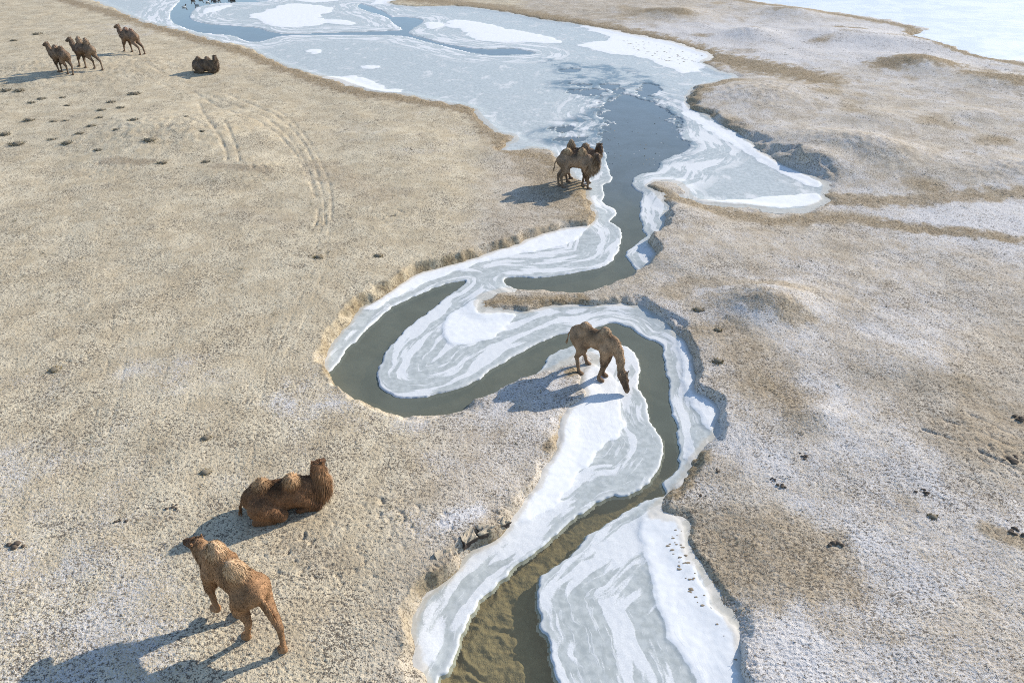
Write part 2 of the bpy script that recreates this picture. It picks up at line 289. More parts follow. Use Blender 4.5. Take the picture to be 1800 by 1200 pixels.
# hoof pits, ruts
rut = np.zeros(GX.shape)
for pts, hw, s in TRACKS:
    d = field(smooth(PL(pts, .3), False), .6, False)
    hw2 = np.maximum(hw, SP * .6); rut = np.maximum(rut, s * np.exp(-(d / hw2) ** 2))
Z = Z - .065 * rut * prof * np.clip(.5 + n4, .1, 1)
tr = np.zeros(GX.shape)
for tx, ty, r in [(540, 960, 1.0), (600, 1000, .8), (480, 900, .8), (690, 900, .9), (760, 930, .7), (520, 1010, .5), (1750, 790, 1.2), (130, 640, .5), (700, 385, 1.0), (460, 300, 1.6), (180, 300, 2.0)]:
    c = P(tx, ty, .3); tr = np.maximum(tr, np.exp(-(((X - c[0]) ** 2 + (Yg - c[1]) ** 2) / r ** 2)))
xr_, yr_ = X * .83 + Yg * .56, Yg * .83 - X * .56; xq_, yq_ = X * .47 - Yg * .88, Yg * .47 + X * .88
pit = np.clip(fbm(xr_, yr_, .22, 1, 77) - .25, 0, 1)
Z = Z - .10 * tr * pit * prof * np.clip(.12 / SP, 0, 1)
# tufted relief of the pasture
right = sstep(-2, 3, X - .12 * Yg)
xs_, ys_ = X + .35 * Yg, Yg - .35 * X             # grass lies over towards the stream on the right bank
tuft = (.011 * pn(xr_ / .071, yr_ / .071, 61) + .009 * pn(xq_ / .053, yq_ / .053, 62)) * (1 - right) + (.013 * pn(xs_ / .12, ys_ / .055, 63) + .009 * pn(xq_ / .062, yq_ / .062, 64)) * right + .006 * pn(xr_ / .037, yr_ / .037, 67)
lump = .010 * fbm(xr_, yr_, .45, 2, 71) * (.6 + .6 * right) + .05 * mound_mask * fbm(X, Yg, .38, 1, 73)
Z = Z + (tuft * near * np.clip(prof * 1.3, 0, 1) + lump * np.clip(.25 / SP, 0, 1) * prof)
Z = np.where(land > .05, np.maximum(Z, .02), Z)
# river bed with silt ripples
rip = 1 - 2.2 * np.abs(pn((X * .35 + Yg * .94) / .34 + .7 * n4, (X * .94 - Yg * .35) / .62, 81))
bed = -.04 - .28 * sstep(0, .5, -land) + (.040 * rip + .015 * pn(X / .1, Yg / .1, 85)) * np.clip(.1 / SP, 0, 1)
Z = np.where(land < 0, np.minimum(bed, Z), Z)

# material maps
brown = np.zeros(GX.shape)
for pts, hw, s in STROKES:
    d = field(smooth(PL(pts, .2), False), hw * 2.5, False)
    brown = np.maximum(brown, s * sstep(1.25, .35, d / hw + .45 * n4 + .2 * n2))
brown = np.maximum(brown, .6 * sstep(-.6, .6, dbp + .3 * n4 + .25 * n1 + .1 * n2))
brown = np.maximum(brown, .55 * np.clip(n3 - .35, 0, 1) * 2 * sstep(0, 1, right))
frost_s = np.zeros(GX.shape)
for pts, hw, v_ in [([(1640, 380), (1720, 393), (1810, 408)], .55, .55), ([(230, 672), (310, 655), (390, 665)], .7, .16), ([(490, 712), (540, 722), (570, 715)], .7, .16), ([(1500, 80), (1600, 92)], 1.5, .2), ([(790, 930), (840, 905)], .25, .3)]:
    d = field(smooth(PL(pts, .2), False), hw * 2.5, False)
    frost_s = np.maximum(frost_s, v_ * sstep(1.9, .0, d / hw + .7 * n4 + .3 * n2))
frost = np.clip(FR * (.78 + .07 * right) + .07 * n3 + .07 * n1 + frost_s * np.clip(.7 + n4, .2, 1.2) - .40 * brown, 0, 1)
frost = np.where(Y[:, None] > 75, frost * .9, frost)
soil = bankz * np.clip((HB - .25) / .2, 0, 1) * np.clip(.85 + .9 * n4, .25, 1) * (1 - right * .8)
soil = np.where(land < .02, 2.0, soil)
sandy = sstep(-1.5, -4.5, X - .05 * Yg) * (1 - brown)
WATER_NOW = dwt                                       # positive in open water

def mesh_from_grid(name, X, Yy, Zz, keep=None, attrs=()):
    """keep: boolean per cell; shares one vertex per grid point"""
    R, C = Zz.shape
    idx = np.arange(R * C, dtype=np.int32).reshape(R, C)
    q = np.stack([idx[:-1, :-1], idx[:-1, 1:], idx[1:, 1:], idx[1:, :-1]], -1)
    q = q.reshape(-1, 4) if keep is None else q[keep]
    co = np.stack([X, Yy, Zz], -1).reshape(-1, 3)
    used = np.arange(R * C)
    if keep is not None:
        used = np.unique(q); remap = np.zeros(R * C, np.int32); remap[used] = np.arange(len(used)); q = remap[q]; co = co[used]
    return mesh_np(name, co, q, {k: np.stack([np.broadcast_to(c, Zz.shape) for c in v], -1).reshape(-1, 4)[used] for k, v in attrs})
def mesh_np(name, co, faces, attrs=None, smooth_shade=True):
    me = bpy.data.meshes.new(name); co = np.asarray(co, np.float32); faces = np.asarray(faces, np.int32)
    k = faces.shape[1]
    me.vertices.add(len(co)); me.vertices.foreach_set('co', co.ravel())
    me.loops.add(faces.size); me.loops.foreach_set('vertex_index', faces.ravel())
    me.polygons.add(len(faces)); me.polygons.foreach_set('loop_start', np.arange(len(faces), dtype=np.int32) * k)
    me.polygons.foreach_set('use_smooth', np.full(len(faces), smooth_shade))
    for n, v in (attrs or {}).items():
        a = me.attributes.new(n, 'FLOAT_COLOR', 'POINT'); a.data.foreach_set('color', np.asarray(v, np.float32).ravel())
    me.update(calc_edges=True); me.validate()
    return me
def link(name, me, mat=None, parent=None, **props):
    o = bpy.data.objects.new(name, me); COL.objects.link(o)
    if mat and not me.materials: me.materials.append(mat)
    if parent is not None: o.parent = parent
    for k, v in props.items(): o[k] = v
    return o

# ------------------------------------------------------------------ materials
class NT_:
    def __init__(s, name):
        s.m = bpy.data.materials.new(name); s.m.use_nodes = True; s.t = s.m.node_tree; s.t.nodes.clear()
        s.out = s.n('OutputMaterial')
    def n(s, kind, **kw):
        x = s.t.nodes.new('ShaderNode' + kind)
        for k, v in kw.items(): setattr(x, k, v)
        return x
    def l(s, a, b): s.t.links.new(a, b)
    def put(s, sock, v):
        if hasattr(v, 'is_linked') or hasattr(v, 'links'): s.l(v, sock)
        else: sock.default_value = v
    def math(s, op, a, b=0.0, clamp=False):
        x = s.n('Math', operation=op, use_clamp=clamp); s.put(x.inputs[0], a); s.put(x.inputs[1], b); return x.outputs[0]
    def mix(s, f, a, b):
        x = s.n('Mix', data_type='RGBA'); s.put(x.inputs[0], f); s.put(x.inputs[6], a if not isinstance(a, tuple) else (*a, 1)); s.put(x.inputs[7], b if not isinstance(b, tuple) else (*b, 1)); return x.outputs[2]
    def noise(s, vec, scale, detail=3.0, rough=.6, dist=0.0):
        x = s.n('TexNoise'); s.put(x.inputs['Vector'], vec); x.inputs['Scale'].default_value = scale; x.inputs['Detail'].default_value = detail
        x.inputs['Roughness'].default_value = rough; x.inputs['Distortion'].default_value = dist; return x.outputs['Fac']
    def ramp(s, f, a, b):
        x = s.n('MapRange', interpolation_type='SMOOTHSTEP'); s.put(x.inputs[0], f); s.put(x.inputs[1], a); s.put(x.inputs[2], b); return x.outputs[0]
    def attr(s, name):
        a = s.n('Attribute', attribute_name=name); sp = s.n('SeparateColor'); s.l(a.outputs['Color'], sp.inputs[0])
        return sp.outputs[0], sp.outputs[1], sp.outputs[2], a.outputs['Alpha']
    def pos(s):
        return s.n('NewGeometry').outputs['Position']
    def vscale(s, v, sc):
        x = s.n('VectorMath', operation='MULTIPLY'); s.put(x.inputs[0], v); x.inputs[1].default_value = sc; return x.outputs[0]
    def bump(s, h, strength, dist):
        x = s.n('Bump'); s.put(x.inputs['Height'], h); x.inputs['Strength'].default_value = strength; x.inputs['Distance'].default_value = dist; return x.outputs[0]
    def bsdf(s, col, rough=.9, spec=.2, normal=None):
        x = s.n('BsdfPrincipled'); s.put(x.inputs['Base Color'], col if not isinstance(col, tuple) else (*col, 1)); s.put(x.inputs['Roughness'], rough); s.put(x.inputs['Specular IOR Level'], spec)
        if normal is not None: s.l(normal, x.inputs['Normal'])
        return x.outputs[0]
    def done(s, sh): s.l(sh, s.out.inputs['Surface']); return s.m

def mat_ground():
    k = NT_('frosted_pasture'); p = k.pos()
    fr, br, so, sa = k.attr('cover')
    s1 = k.noise(p, 13, 3, .65); s2 = k.noise(p, 36, 2, .6); s3 = k.noise(p, 1.7, 4, .65); s4 = k.noise(p, .45, 3, .6)
    s5 = k.noise(p, .9, 5, .7, .3)
    straw = k.mix(k.ramp(s5, .32, .68), (.43, .35, .25), (.59, .51, .40))
    sand = k.mix(k.ramp(s5, .32, .68), (.51, .41, .268), (.68, .575, .402))
    base = k.mix(sa, straw, sand)
    dens = k.math('ADD', k.math('MULTIPLY', k.math('SUBTRACT', s3, .5), .15), k.math('MULTIPLY', k.math('SUBTRACT', s4, .5), .16))
    speck = k.math('SUBTRACT', k.math('ADD', k.math('MULTIPLY', s1, .6), k.math('MULTIPLY', s2, .4)), dens)
    dark = k.mix(k.ramp(s3, .3, .7), (.12, .092, .066), (.20, .16, .115))
    base = k.mix(k.math('MULTIPLY', k.ramp(speck, .465, .41), .92), base, dark)  # dark specks: bare soil and stems, plus relief shade put into the colour
    rust = k.mix(k.ramp(s1, .36, .62), (.20, .145, .085), (.43, .325, .195))
    base = k.mix(k.math('MULTIPLY', br, k.ramp(k.noise(p, 5, 4, .7), .22, .55)), base, rust)
    fn = k.math('ADD', k.math('MULTIPLY', k.noise(p, 30, 3, .75), 1.0), k.math('MULTIPLY', k.noise(p, 1.9, 5, .7), .30))
    fm = k.ramp(k.math('ADD', fn, fr), 1.02, 1.26)
    base = k.mix(k.math('MULTIPLY', fm, .8), base, (.67, .64, .615))
    speck2 = k.math('SUBTRACT', k.math('ADD', k.math('MULTIPLY', k.noise(k.vscale(p, (.8, 1.15, 1)), 15, 2.5, .6), .65), k.math('MULTIPLY', s2, .35)), dens)
    base = k.mix(k.math('MULTIPLY', k.ramp(speck2, .46, .40), .82), base, (.135, .108, .08))  # second layer of soil specks and painted relief shade, over the frost
    earth = k.mix(k.ramp(s1, .35, .65), (.17, .12, .07), (.34, .26, .15))
    base = k.mix(k.math('MINIMUM', so, 1.0), base, earth)
    base = k.mix(k.math('SUBTRACT', so, 1.0, True), base, k.mix(k.ramp(s1, .3, .7), (.32, .25, .155), (.43, .35, .22)))
    h = k.math('ADD', s1, k.math('MULTIPLY', s2, .6))
    return k.done(k.bsdf(base, .95, .1, k.bump(h, .7, .035)))
def mat_ice():
    k = NT_('banded_ice_and_snow'); p = k.pos()
    sn, dw, dc, th = k.attr('cover')          # snow, distance to open water /3, distance to bank /3, thin dark ice
    c = k.n('CombineXYZ'); sp = k.n('SeparateXYZ'); k.l(p, sp.inputs[0])
    wob = k.noise(p, .45, 2, .5)
    k.put(c.inputs[0], k.math('MULTIPLY', sp.outputs[0], .34)); k.put(c.inputs[1], k.math('MULTIPLY', sp.outputs[1], .34))
    warp = k.noise(p, 1.5, 3, .6, .5)
    k.put(c.inputs[2], k.math('ADD', k.math('MULTIPLY', dw, 6.0), k.math('ADD', k.math('MULTIPLY', wob, 1.1), k.math('MULTIPLY', warp, .4))))
    b1 = k.noise(c.outputs[0], 1.2, 2.5, .6)
    c2 = k.n('CombineXYZ'); k.put(c2.inputs[0], k.math('MULTIPLY', sp.outputs[0], .8)); k.put(c2.inputs[1], k.math('MULTIPLY', sp.outputs[1], .8))
    k.put(c2.inputs[2], k.math('MULTIPLY', k.math('ADD', dw, k.math('MULTIPLY', k.math('ADD', wob, warp), .07)), 22.0))
    b2 = k.noise(c2.outputs[0], 1.1, 4, .65)
    n = k.noise(p, 5, 4, .65); fine = k.noise(p, 26, 3, .7); broad = k.noise(p, .5, 3, .6)
    grey = k.mix(k.ramp(n, .35, .65), (.41, .425, .395), (.52, .53, .495))
    white = k.mix(k.ramp(fine, .3, .7), (.64, .635, .61), (.74, .73, .70))
    far = k.ramp(dw, .75, 1.3)
    f = k.math('ADD', k.ramp(k.math('ADD', b1, k.math('MULTIPLY', k.math('SUBTRACT', fine, .5), .07)), .50, .55), k.math('ADD', k.math('MULTIPLY', k.ramp(b2, .585, .635), .6), k.math('MULTIPLY', k.ramp(k.noise(p, 2.2, 5, .7, 1.6), .58, .66), .3)), True)
    cloud = k.math('MULTIPLY', k.ramp(k.math('ADD', k.math('MULTIPLY', k.noise(k.vscale(p, (.8, .55, 1)), 1.1, 6, .72, .8), .8), k.math('MULTIPLY', broad, .3)), .57, .70), .8)
    fx = k.n('Mix', data_type='FLOAT'); k.put(fx.inputs[0], far); k.put(fx.inputs[2], f); k.put(fx.inputs[3], cloud); f = fx.outputs[0]
    rim = k.math('MULTIPLY', k.ramp(k.math('ADD', dw, k.math('MULTIPLY', n, .09)), .11, .05), .6)
    f = k.math('MAXIMUM', f, rim)
    col = k.mix(f, grey, white)
    col = k.mix(k.math('MULTIPLY', th, k.ramp(k.noise(p, .6, 6, .7, .5), .40, .60)), col, (.16, .215, .245))
    snow = k.mix(k.ramp(n, .3, .7), (.76, .745, .71), (.82, .805, .77))
    snm = k.ramp(k.math('ADD', sn, k.math('MULTIPLY', k.math('SUBTRACT', fine, .5), .35)), .4, .6)
    col = k.mix(snm, col, snow)
    dirt = k.math('MULTIPLY', k.ramp(k.math('ADD', dc, k.math('MULTIPLY', n, .08)), .085, .045), .55)
    col = k.mix(dirt, col, (.55, .48, .37))
    rough = k.math('ADD', k.math('MULTIPLY', k.math('MAXIMUM', snm, f), .4), .38)
    h = k.math('ADD', k.math('MULTIPLY', f, .35), k.math('ADD', k.math('MULTIPLY', b2, .5), k.math('MULTIPLY', fine, .35)))
    return k.done(k.bsdf(col, rough, .2, k.bump(h, .22, .02)))
def mat_lake():
    k = NT_('pale_lake_ice'); p = k.pos()
    n = k.noise(k.vscale(p, (.6, .9, 1)), .35, 6, .65, .8); m = k.noise(k.vscale(p, (1, 1.5, 1)), 3, 4, .7)
    col = k.mix(k.ramp(n, .42, .58), (.60, .635, .645), (.70, .715, .715))
    return k.done(k.bsdf(col, .5, .3, k.bump(m, .3, .02)))
def mat_water():
    k = NT_('silty_water'); p = k.pos()
    h = k.math('ADD', k.noise(p, 3.2, 3, .55, .3), k.math('MULTIPLY', k.noise(p, 11, 2, .5), .3))
    b = k.bump(h, .12, .03)
    deep = k.attr('depth')[0]
    tr = k.n('BsdfTransparent'); tr.inputs[0].default_value = (.92, .92, .80, 1)
    df = k.n('BsdfDiffuse'); murk = k.ramp(k.noise(p, .8, 4, .6, .4), .3, .7)
    k.l(k.mix(k.math('MULTIPLY', murk, .35), k.mix(k.ramp(deep, .5, 1.0), k.mix(k.ramp(deep, 0, .5), (.215, .19, .125), (.185, .195, .15)), (.175, .205, .205)), (.10, .11, .085)), df.inputs[0])
    m1 = k.n('MixShader'); k.l(k.math('ADD', .26, k.math('MULTIPLY', k.ramp(deep, 0, .6), .56)), m1.inputs[0]); k.l(tr.outputs[0], m1.inputs[1]); k.l(df.outputs[0], m1.inputs[2])
    gl = k.n('BsdfGlossy'); gl.inputs['Roughness'].default_value = .06; k.l(b, gl.inputs['Normal'])
    g = k.n('NewGeometry'); dt = k.n('VectorMath', operation='DOT_PRODUCT'); k.l(g.outputs['Incoming'], dt.inputs[0]); k.l(b, dt.inputs[1])
    cs = k.math('SUBTRACT', 1.0, k.math('ABSOLUTE', dt.outputs['Value']), True)
    fz = k.math('ADD', .02, k.math('MULTIPLY', k.math('POWER', cs, 5.0), .98), True)
    m2 = k.n('MixShader'); k.l(fz, m2.inputs[0]); k.l(m1.outputs[0], m2.inputs[1]); k.l(gl.outputs[0], m2.inputs[2])
    return k.done(m2.outputs[0])
def mat_attr(name, rough=.9, spec=.1, bump_scale=None, bd=.01, sheen=0.0):
    """colour from the point colour 'tint', broken up by noise"""
    k = NT_(name); a = k.n('Attribute', attribute_name='tint'); p = k.n('TexCoord').outputs['Object']
    n = k.noise(p, 18, 3, .6)
    col = k.mix(k.ramp(n, .3, .7), k.mix(.2, a.outputs['Color'], (0.02, .012, .008)), a.outputs['Color'])
    nm = k.bump(k.noise(p, bump_scale, 3, .65), .6, bd) if bump_scale else None
    sh = k.bsdf(col, rough, spec, nm)
    return k.done(sh)
def mat_plain(name, col, rough=.6, spec=.3, bs=None):
    k = NT_(name); p = k.n('TexCoord').outputs['Object']
    n = k.noise(p, bs or 12, 3, .6)
    c2 = tuple(c * .65 for c in col)
    return k.done(k.bsdf(k.mix(n, c2, col), rough, spec, k.bump(n, .5, .01)))

M_GROUND, M_ICE, M_LAKE, M_WATER = mat_ground(), mat_ice(), mat_lake(), mat_water()
M_FUR = mat_attr('camel_hair', .85, .12); M_HIDE = mat_attr('camel_hide', .9, .1, 40, .012)
M_GRASS = mat_attr('dry_grass_blades', .9, .1)
M_EYE = mat_plain('dark_eye', (.012, .009, .008), .15, .5)

# ------------------------------------------------------------------ ground, ice, water
ground = link('ground', mesh_from_grid('ground', X, Yg, Z, None, [('cover', (frost, brown, soil, sandy))]), M_GROUND, kind='structure')

def cells(m, mode='any'):
    a = m[:-1, :-1], m[:-1, 1:], m[1:, 1:], m[1:, :-1]
    return (a[0] | a[1] | a[2] | a[3]) if mode == 'any' else (a[0] & a[1] & a[2] & a[3])
dice = -dwt
fs_ = .12 + .4 * sstep(30, 50, Yg)
snow = sstep(-1, 1, (dsn + .10 * n4 + .04 * n2 + .35 * n1 * sstep(30, 50, Yg)) / fs_)
edge = sstep(-.03, .07, dice)
Zi = -.07 + .11 * edge + .03 * snow * edge + .004 * n4 * edge + .05 * sstep(.7, .0, dch) * sstep(.1, .5, dice) + .003 * fbm(xr_, yr_, .15, 1, 91) * edge
thin = sstep(-.6, .6, dth + .4 * n1) * (1 - snow)
mud = sstep(-.2, .3, dmd + .2 * n4)
keep = cells((dch > -.45) & (dice > -.005)) & cells(Yg < 400)
river_ice = link('river_ice', mesh_from_grid('river_ice', X, Yg, Zi, keep, [('cover', (snow, np.clip(-(dwt_s + .03 * n1) / 3, 0, 2), np.clip(np.maximum(dch, 0) / 3, 0, 2), thin))]), M_ICE, kind='structure')
deep = .5 * sstep(8.0, 16.5, Yg + .6 * n1) + .5 * sstep(26, 36, Yg + .8 * n1)
keep = cells((dwt > -.3) & (dch > -.3)) & cells(Yg < 400)
river_water = link('river_water', mesh_from_grid('river_water', X, Yg, np.zeros_like(X), keep, [('depth', (deep, deep, deep, deep))]), M_WATER, kind='structure')
keep = cells(dlk > -.4)
frozen_lake = link('frozen_lake', mesh_from_grid('frozen_lake', X, Yg, .02 + .01 * n1 * (Yg < 200), keep), M_LAKE, kind='structure')

def ground_z(x, y, surf=None):
    S = Z if surf is None else surf
    r = np.interp(y, Y, np.arange(len(Y))); c = np.interp(x / (y - Y0), T, np.arange(len(T)))
    r0 = int(min(r, R_ - 2)); c0 = int(min(c, C_ - 2)); fr_, fc = r - r0, c - c0
    return float(S[r0, c0] * (1 - fr_) * (1 - fc) + S[r0 + 1, c0] * fr_ * (1 - fc) + S[r0, c0 + 1] * (1 - fr_) * fc + S[r0 + 1, c0 + 1] * fr_ * fc)
TOP = np.where(dch > 0, np.maximum(Z, Zi), Z)
def on_ground(px, py):
    z = .3
    for _ in range(6):
        w = P(px, py, z); z = ground_z(w[0], w[1], TOP)
    return np.array([w[0], w[1], z])

# ------------------------------------------------------------------ camels: implicit bodies polygonised with surface nets
def smin(a, b, k):
    h = np.maximum(k - np.abs(a - b), 0) / k
    return np.minimum(a, b) - h * h * k * .25
def d_cone(p, a, b, ra, rb, sy=1.0):
    a = np.asarray(a, np.float32); b = np.asarray(b, np.float32); ba = b - a
    pa = p - a; t = np.clip((pa @ ba) / max(float(ba @ ba), 1e-9), 0, 1)
    q = pa - t[..., None] * ba
    return np.sqrt((q * q).sum(-1)) - (ra + (rb - ra) * t)
def d_ell(p, c, r, rot=None):
    q = p - np.asarray(c, np.float32)
    if rot is not None: q = q @ np.asarray(rot, np.float32)
    r = np.asarray(r, np.float32)
    k0 = np.sqrt(((q / r) ** 2).sum(-1)); k1 = np.sqrt(((q / (r * r)) ** 2).sum(-1)) + 1e-6
    return k0 * (k0 - 1) / k1
def surface_nets(f, org, h):
    nx, ny, nz = f.shape
    ins = f < 0
    cnt = np.zeros((nx - 1, ny - 1, nz - 1), np.int16); acc = np.zeros((nx - 1, ny - 1, nz - 1, 3), np.float32)
    corners = [(i, j, k) for i in (0, 1) for j in (0, 1) for k in (0, 1)]
    def cv(a, c): return a[c[0]:nx - 1 + c[0], c[1]:ny - 1 + c[1], c[2]:nz - 1 + c[2]]
    for c in corners:
        for ax in range(3):
            if c[ax] == 0:
                d = list(c); d[ax] = 1; d = tuple(d)
                fa, fb = cv(f, c), cv(f, d); m = cv(ins, c) != cv(ins, d)
                t = np.where(m, fa / np.where(m, fa - fb, 1), 0)
                for k in range(3):
                    acc[..., k] += np.where(m, (t if k == ax else c[k]), 0)
                cnt += m
    act = cnt > 0
    idx = np.full(act.shape, -1, np.int32); idx[act] = np.arange(act.sum())
    ijk = np.argwhere(act)
    v = (ijk + acc[act] / cnt[act][:, None]) * h + org
    quads = []
    for ax in range(3):
        a = [slice(None)] * 3; b = [slice(None)] * 3; a[ax] = slice(0, -1); b[ax] = slice(1, None)
        m = ins[tuple(a)] != ins[tuple(b)]
        e = np.argwhere(m); sgn = ins[tuple(a)][m]
        o1, o2 = [(1, 2), (2, 0), (0, 1)][ax]
        ok = (e[:, o1] > 0) & (e[:, o2] > 0) & (e[:, o1] < f.shape[o1] - 1) & (e[:, o2] < f.shape[o2] - 1)
        e = e[ok]; sgn = sgn[ok]
        def I(d1, d2):
            g = e.copy(); g[:, o1] -= d1; g[:, o2] -= d2; return idx[g[:, 0], g[:, 1], g[:, 2]]
        q = np.stack([I(1, 1), I(0, 1), I(0, 0), I(1, 0)], -1)
        q[~sgn] = q[~sgn][:, ::-1]
        quads.append(q)
    return v, np.concatenate(quads)
def vnormals(v, q):
    n = np.cross(v[q[:, 2]] - v[q[:, 0]], v[q[:, 3]] - v[q[:, 1]]); out = np.zeros_like(v)
    for i in range(4): np.add.at(out, q[:, i], n)
    return out / (np.linalg.norm(out, axis=1, keepdims=True) + 1e-9)
def unit(v): v = np.asarray(v, float); return v / (np.linalg.norm(v) + 1e-9)

def strands(name, pts, dirs, lens, width, cols, mat, parent, droop=.5, rg=None, nrm=None):
    """tapered hair ribbons: root pair, middle pair, tip"""
    n = len(pts)
    if n == 0: return None
    side = np.cross(dirs, rg.normal(size=(n, 3)) if nrm is None else nrm + rg.normal(size=(n, 3)) * .35); side /= np.linalg.norm(side, axis=1, keepdims=True) + 1e-9
    w = width * rg.uniform(.7, 1.3, n)[:, None]; L = lens[:, None]
    mid = pts + dirs * L * .55; tip = pts + dirs * L + np.array([0, 0, -1.]) * L * droop * .6
    mid = mid + np.array([0, 0, -1.]) * L * droop * .15
    co = np.stack([pts - side * w, pts + side * w, mid + side * w * .7, mid - side * w * .7, tip], 1).reshape(-1, 3)
    b = np.arange(n)[:, None] * 5
    if nrm is not None:
        fl = (np.cross(2 * side, dirs) * nrm).sum(1) < 0; co = co.reshape(n, 5, 3); co[fl] = co[fl][:, [1, 0, 3, 2, 4]]; co = co.reshape(-1, 3)
    tri = np.concatenate([b + [0, 1, 2], b + [0, 2, 3], b + [3, 2, 4]], 1).reshape(-1, 3)
    cc = np.repeat(cols, 5, 0); cc = np.concatenate([cc, np.ones((len(cc), 1))], 1)
    me = mesh_np(name, co, tri, {'tint': cc}, nrm is not None)
    if nrm is not None: me.normals_split_custom_set_from_vertices(np.repeat(nrm, 5, 0).tolist())
    return link(name, me, mat, parent)

def build_camel(cfg):
    """feet and root come from surveyed ground points; everything else in the camel's own axes (x ahead, y left, z up)"""
    rg = np.random.default_rng(cfg['seed'])
    s = cfg.get('scale', 1.0); yaw = radians(cfg['yaw']); root = on_ground(*cfg['root']) if 'root' in cfg else np.array([*cfg['root_w'], ground_z(*cfg['root_w'], TOP)])
    cy, sy_ = cos(yaw), sin(yaw)
    def loc(px, py, lift=0):
        w = on_ground(px, py) - root
        return np.array([(w[0] * cy + w[1] * sy_) / s, (-w[0] * sy_ + w[1] * cy) / s, w[2] / s + lift])
    lying = cfg.get('lying', False); dz = -.83 if lying else 0.0
    H = cfg.get('humps', (.36, .34)); lean = cfg.get('lean', (.0, .0)); bw = cfg.get('bulk', 1.0); bz = 1.0 if lying else cfg.get('deep', .88)
    prims = []          # (function, blend)
    E = lambda c, r, k=.12: prims.append((lambda p: d_ell(p, (c[0], c[1], c[2] + dz), r), k, None))
    Cn = lambda a, b, ra, rb, k=.07: prims.append((lambda p: d_cone(p, a, b, ra, rb), k, (np.minimum(a, b) - max(ra, rb) - k - .06, np.maximum(a, b) + max(ra, rb) + k + .06)))
    E((.42, 0, 1.30 + .04 * (bz < 1)), (.46, .31 * bw, .43 * bz)); E((-.05, 0, 1.33 + .04 * (bz < 1)), (.62, .36 * bw, .40 * bz)); E((-.52, 0, 1.37), (.38, .28 * bw, .36 * bz)); E((.60, 0, 1.42), (.24, .17, .24))
    for i, (hx, h) in enumerate(zip((.30, -.40), H)):
        Cn((hx, 0, 1.56 + dz), (hx + .03, lean[i] * .6, 1.62 + h * .55 + dz), .23, .17, .10)
        Cn((hx + .03, lean[i] * .6, 1.62 + h * .55 + dz), (hx + .02, lean[i], 1.62 + h + dz), .16, .085, .08)
    feet = cfg.get('feet', {})
    tufts = []
    for side, nm in ((1, 'L'), (-1, 'R')):
        if not lying:
            f = loc(*feet['F' + nm]) if 'F' + nm in feet else np.array([.50, .17 * side, 0.])
            f = np.array(f, float); f[1] = np.clip(f[1], -.34, .34)
            sh = np.array([.48, .19 * side, 1.22]); kx = .5 * (sh[0] + f[0]) + .03
            kn = np.array([.42 * sh[0] + .58 * f[0] + .05, .45 * sh[1] + .55 * f[1], .60 + f[2] * .6]); ft = f + np.array([-.03, 0, .10])
            if ('F' + nm) in cfg.get('lift', {}):
                up = cfg['lift']['F' + nm]; f = f + np.array([0, 0, up]); kn = kn + np.array([.12, 0, .5 * up]); ft = f + np.array([-.02, 0, .11])
            Cn(sh, sh * .45 + kn * .55, .19, .125, .12); Cn(sh * .45 + kn * .55, kn, .12, .082, .06); Cn(kn, ft, .074, .050, .03)
            Cn(ft, f + [0.03, 0, .055], .052, .065, .03); prims.append((lambda p, f=f: d_ell(p, (f[0] + .06, f[1], f[2] + .03), (.135, .10, .055)), .03, (f - .3, f + .3)))
            tufts.append((sh * .3 + kn * .7, .26))
            f = loc(*feet['H' + nm]) if 'H' + nm in feet else np.array([-.68, .17 * side, 0.])
            f = np.array(f, float); f[1] = np.clip(f[1], -.36, .36)
            hp = np.array([-.55, .16 * side, 1.30]); st = np.array([-.42 + .25 * (f[0] + .68), .20 * side, .93]); hk = np.array([-.74 + .72 * (f[0] + .68), .5 * f[1] + .085 * side, .57]); ft = f + np.array([-.02, 0, .10])
            Cn(hp, st, .24, .165, .12); Cn(st, hk, .15, .075, .07); Cn(hk, ft, .068, .050, .03); Cn(ft, f + [.03, 0, .055], .052, .062, .03)
            prims.append((lambda p, f=f: d_ell(p, (f[0] + .055, f[1], f[2] + .03), (.125, .092, .052)), .03, (f - .3, f + .3)))
        else:
            y = side
            Cn((.45, .22 * y, .45), (.80, .24 * y, .16), .19, .12, .08); Cn((.80, .24 * y, .13), (.36, .27 * y, .09), .10, .07, .04)
            Cn((-.48, .26 * y, .46), (-.06, .40 * y, .22), .30, .17, .06); Cn((-.08, .36 * y, .20), (-.66, .36 * y, .10), .13, .08, .05); Cn((-.66, .36 * y, .09), (-.24, .42 * y, .06), .07, .075, .04)
            tufts.append((np.array([.78, .24 * y, .2]), .24))
    neck = cfg.get('neck', [(.66, 0, 1.36, .25), (.90, 0, 1.16, .20), (1.10, 0, 1.22, .165), (1.24, 0, 1.48, .14), (1.27, 0, 1.80, .125)])
    nk = [np.array([a[0], a[1], a[2] + (dz if not cfg.get('neck_abs') else 0)]) for a in neck]; nr = [a[3] for a in neck]
    for i in range(len(nk) - 1): Cn(nk[i], nk[i + 1], nr[i], nr[i + 1], .09)
    # head turned independently: direction given in world axes, or the camel's own
    hd = unit(cfg.get('head', (1, 0, -.25)))
    if cfg.get('head_world'):
        hd = unit((hd[0] * cy + hd[1] * sy_, -hd[0] * sy_ + hd[1] * cy, hd[2]))
    hb = nk[-1]; sd = unit(np.cross((0, 0, 1), hd)) if abs(hd[2]) < .95 else np.array([0, 1., 0]); upv = np.cross(hd, sd)
    hs = cfg.get('head_size', 1.0)
    sk = hb + hd * hs * .05 + upv * hs * .03
    Cn(sk - hd * hs * .03, sk + hd * hs * .14 - upv * hs * .01, .125 * hs, .105 * hs, .06); Cn(sk + hd * hs * .14 - upv * hs * .015, sk + hd * hs * .36 - upv * hs * .05, .095 * hs, .072 * hs, .05)
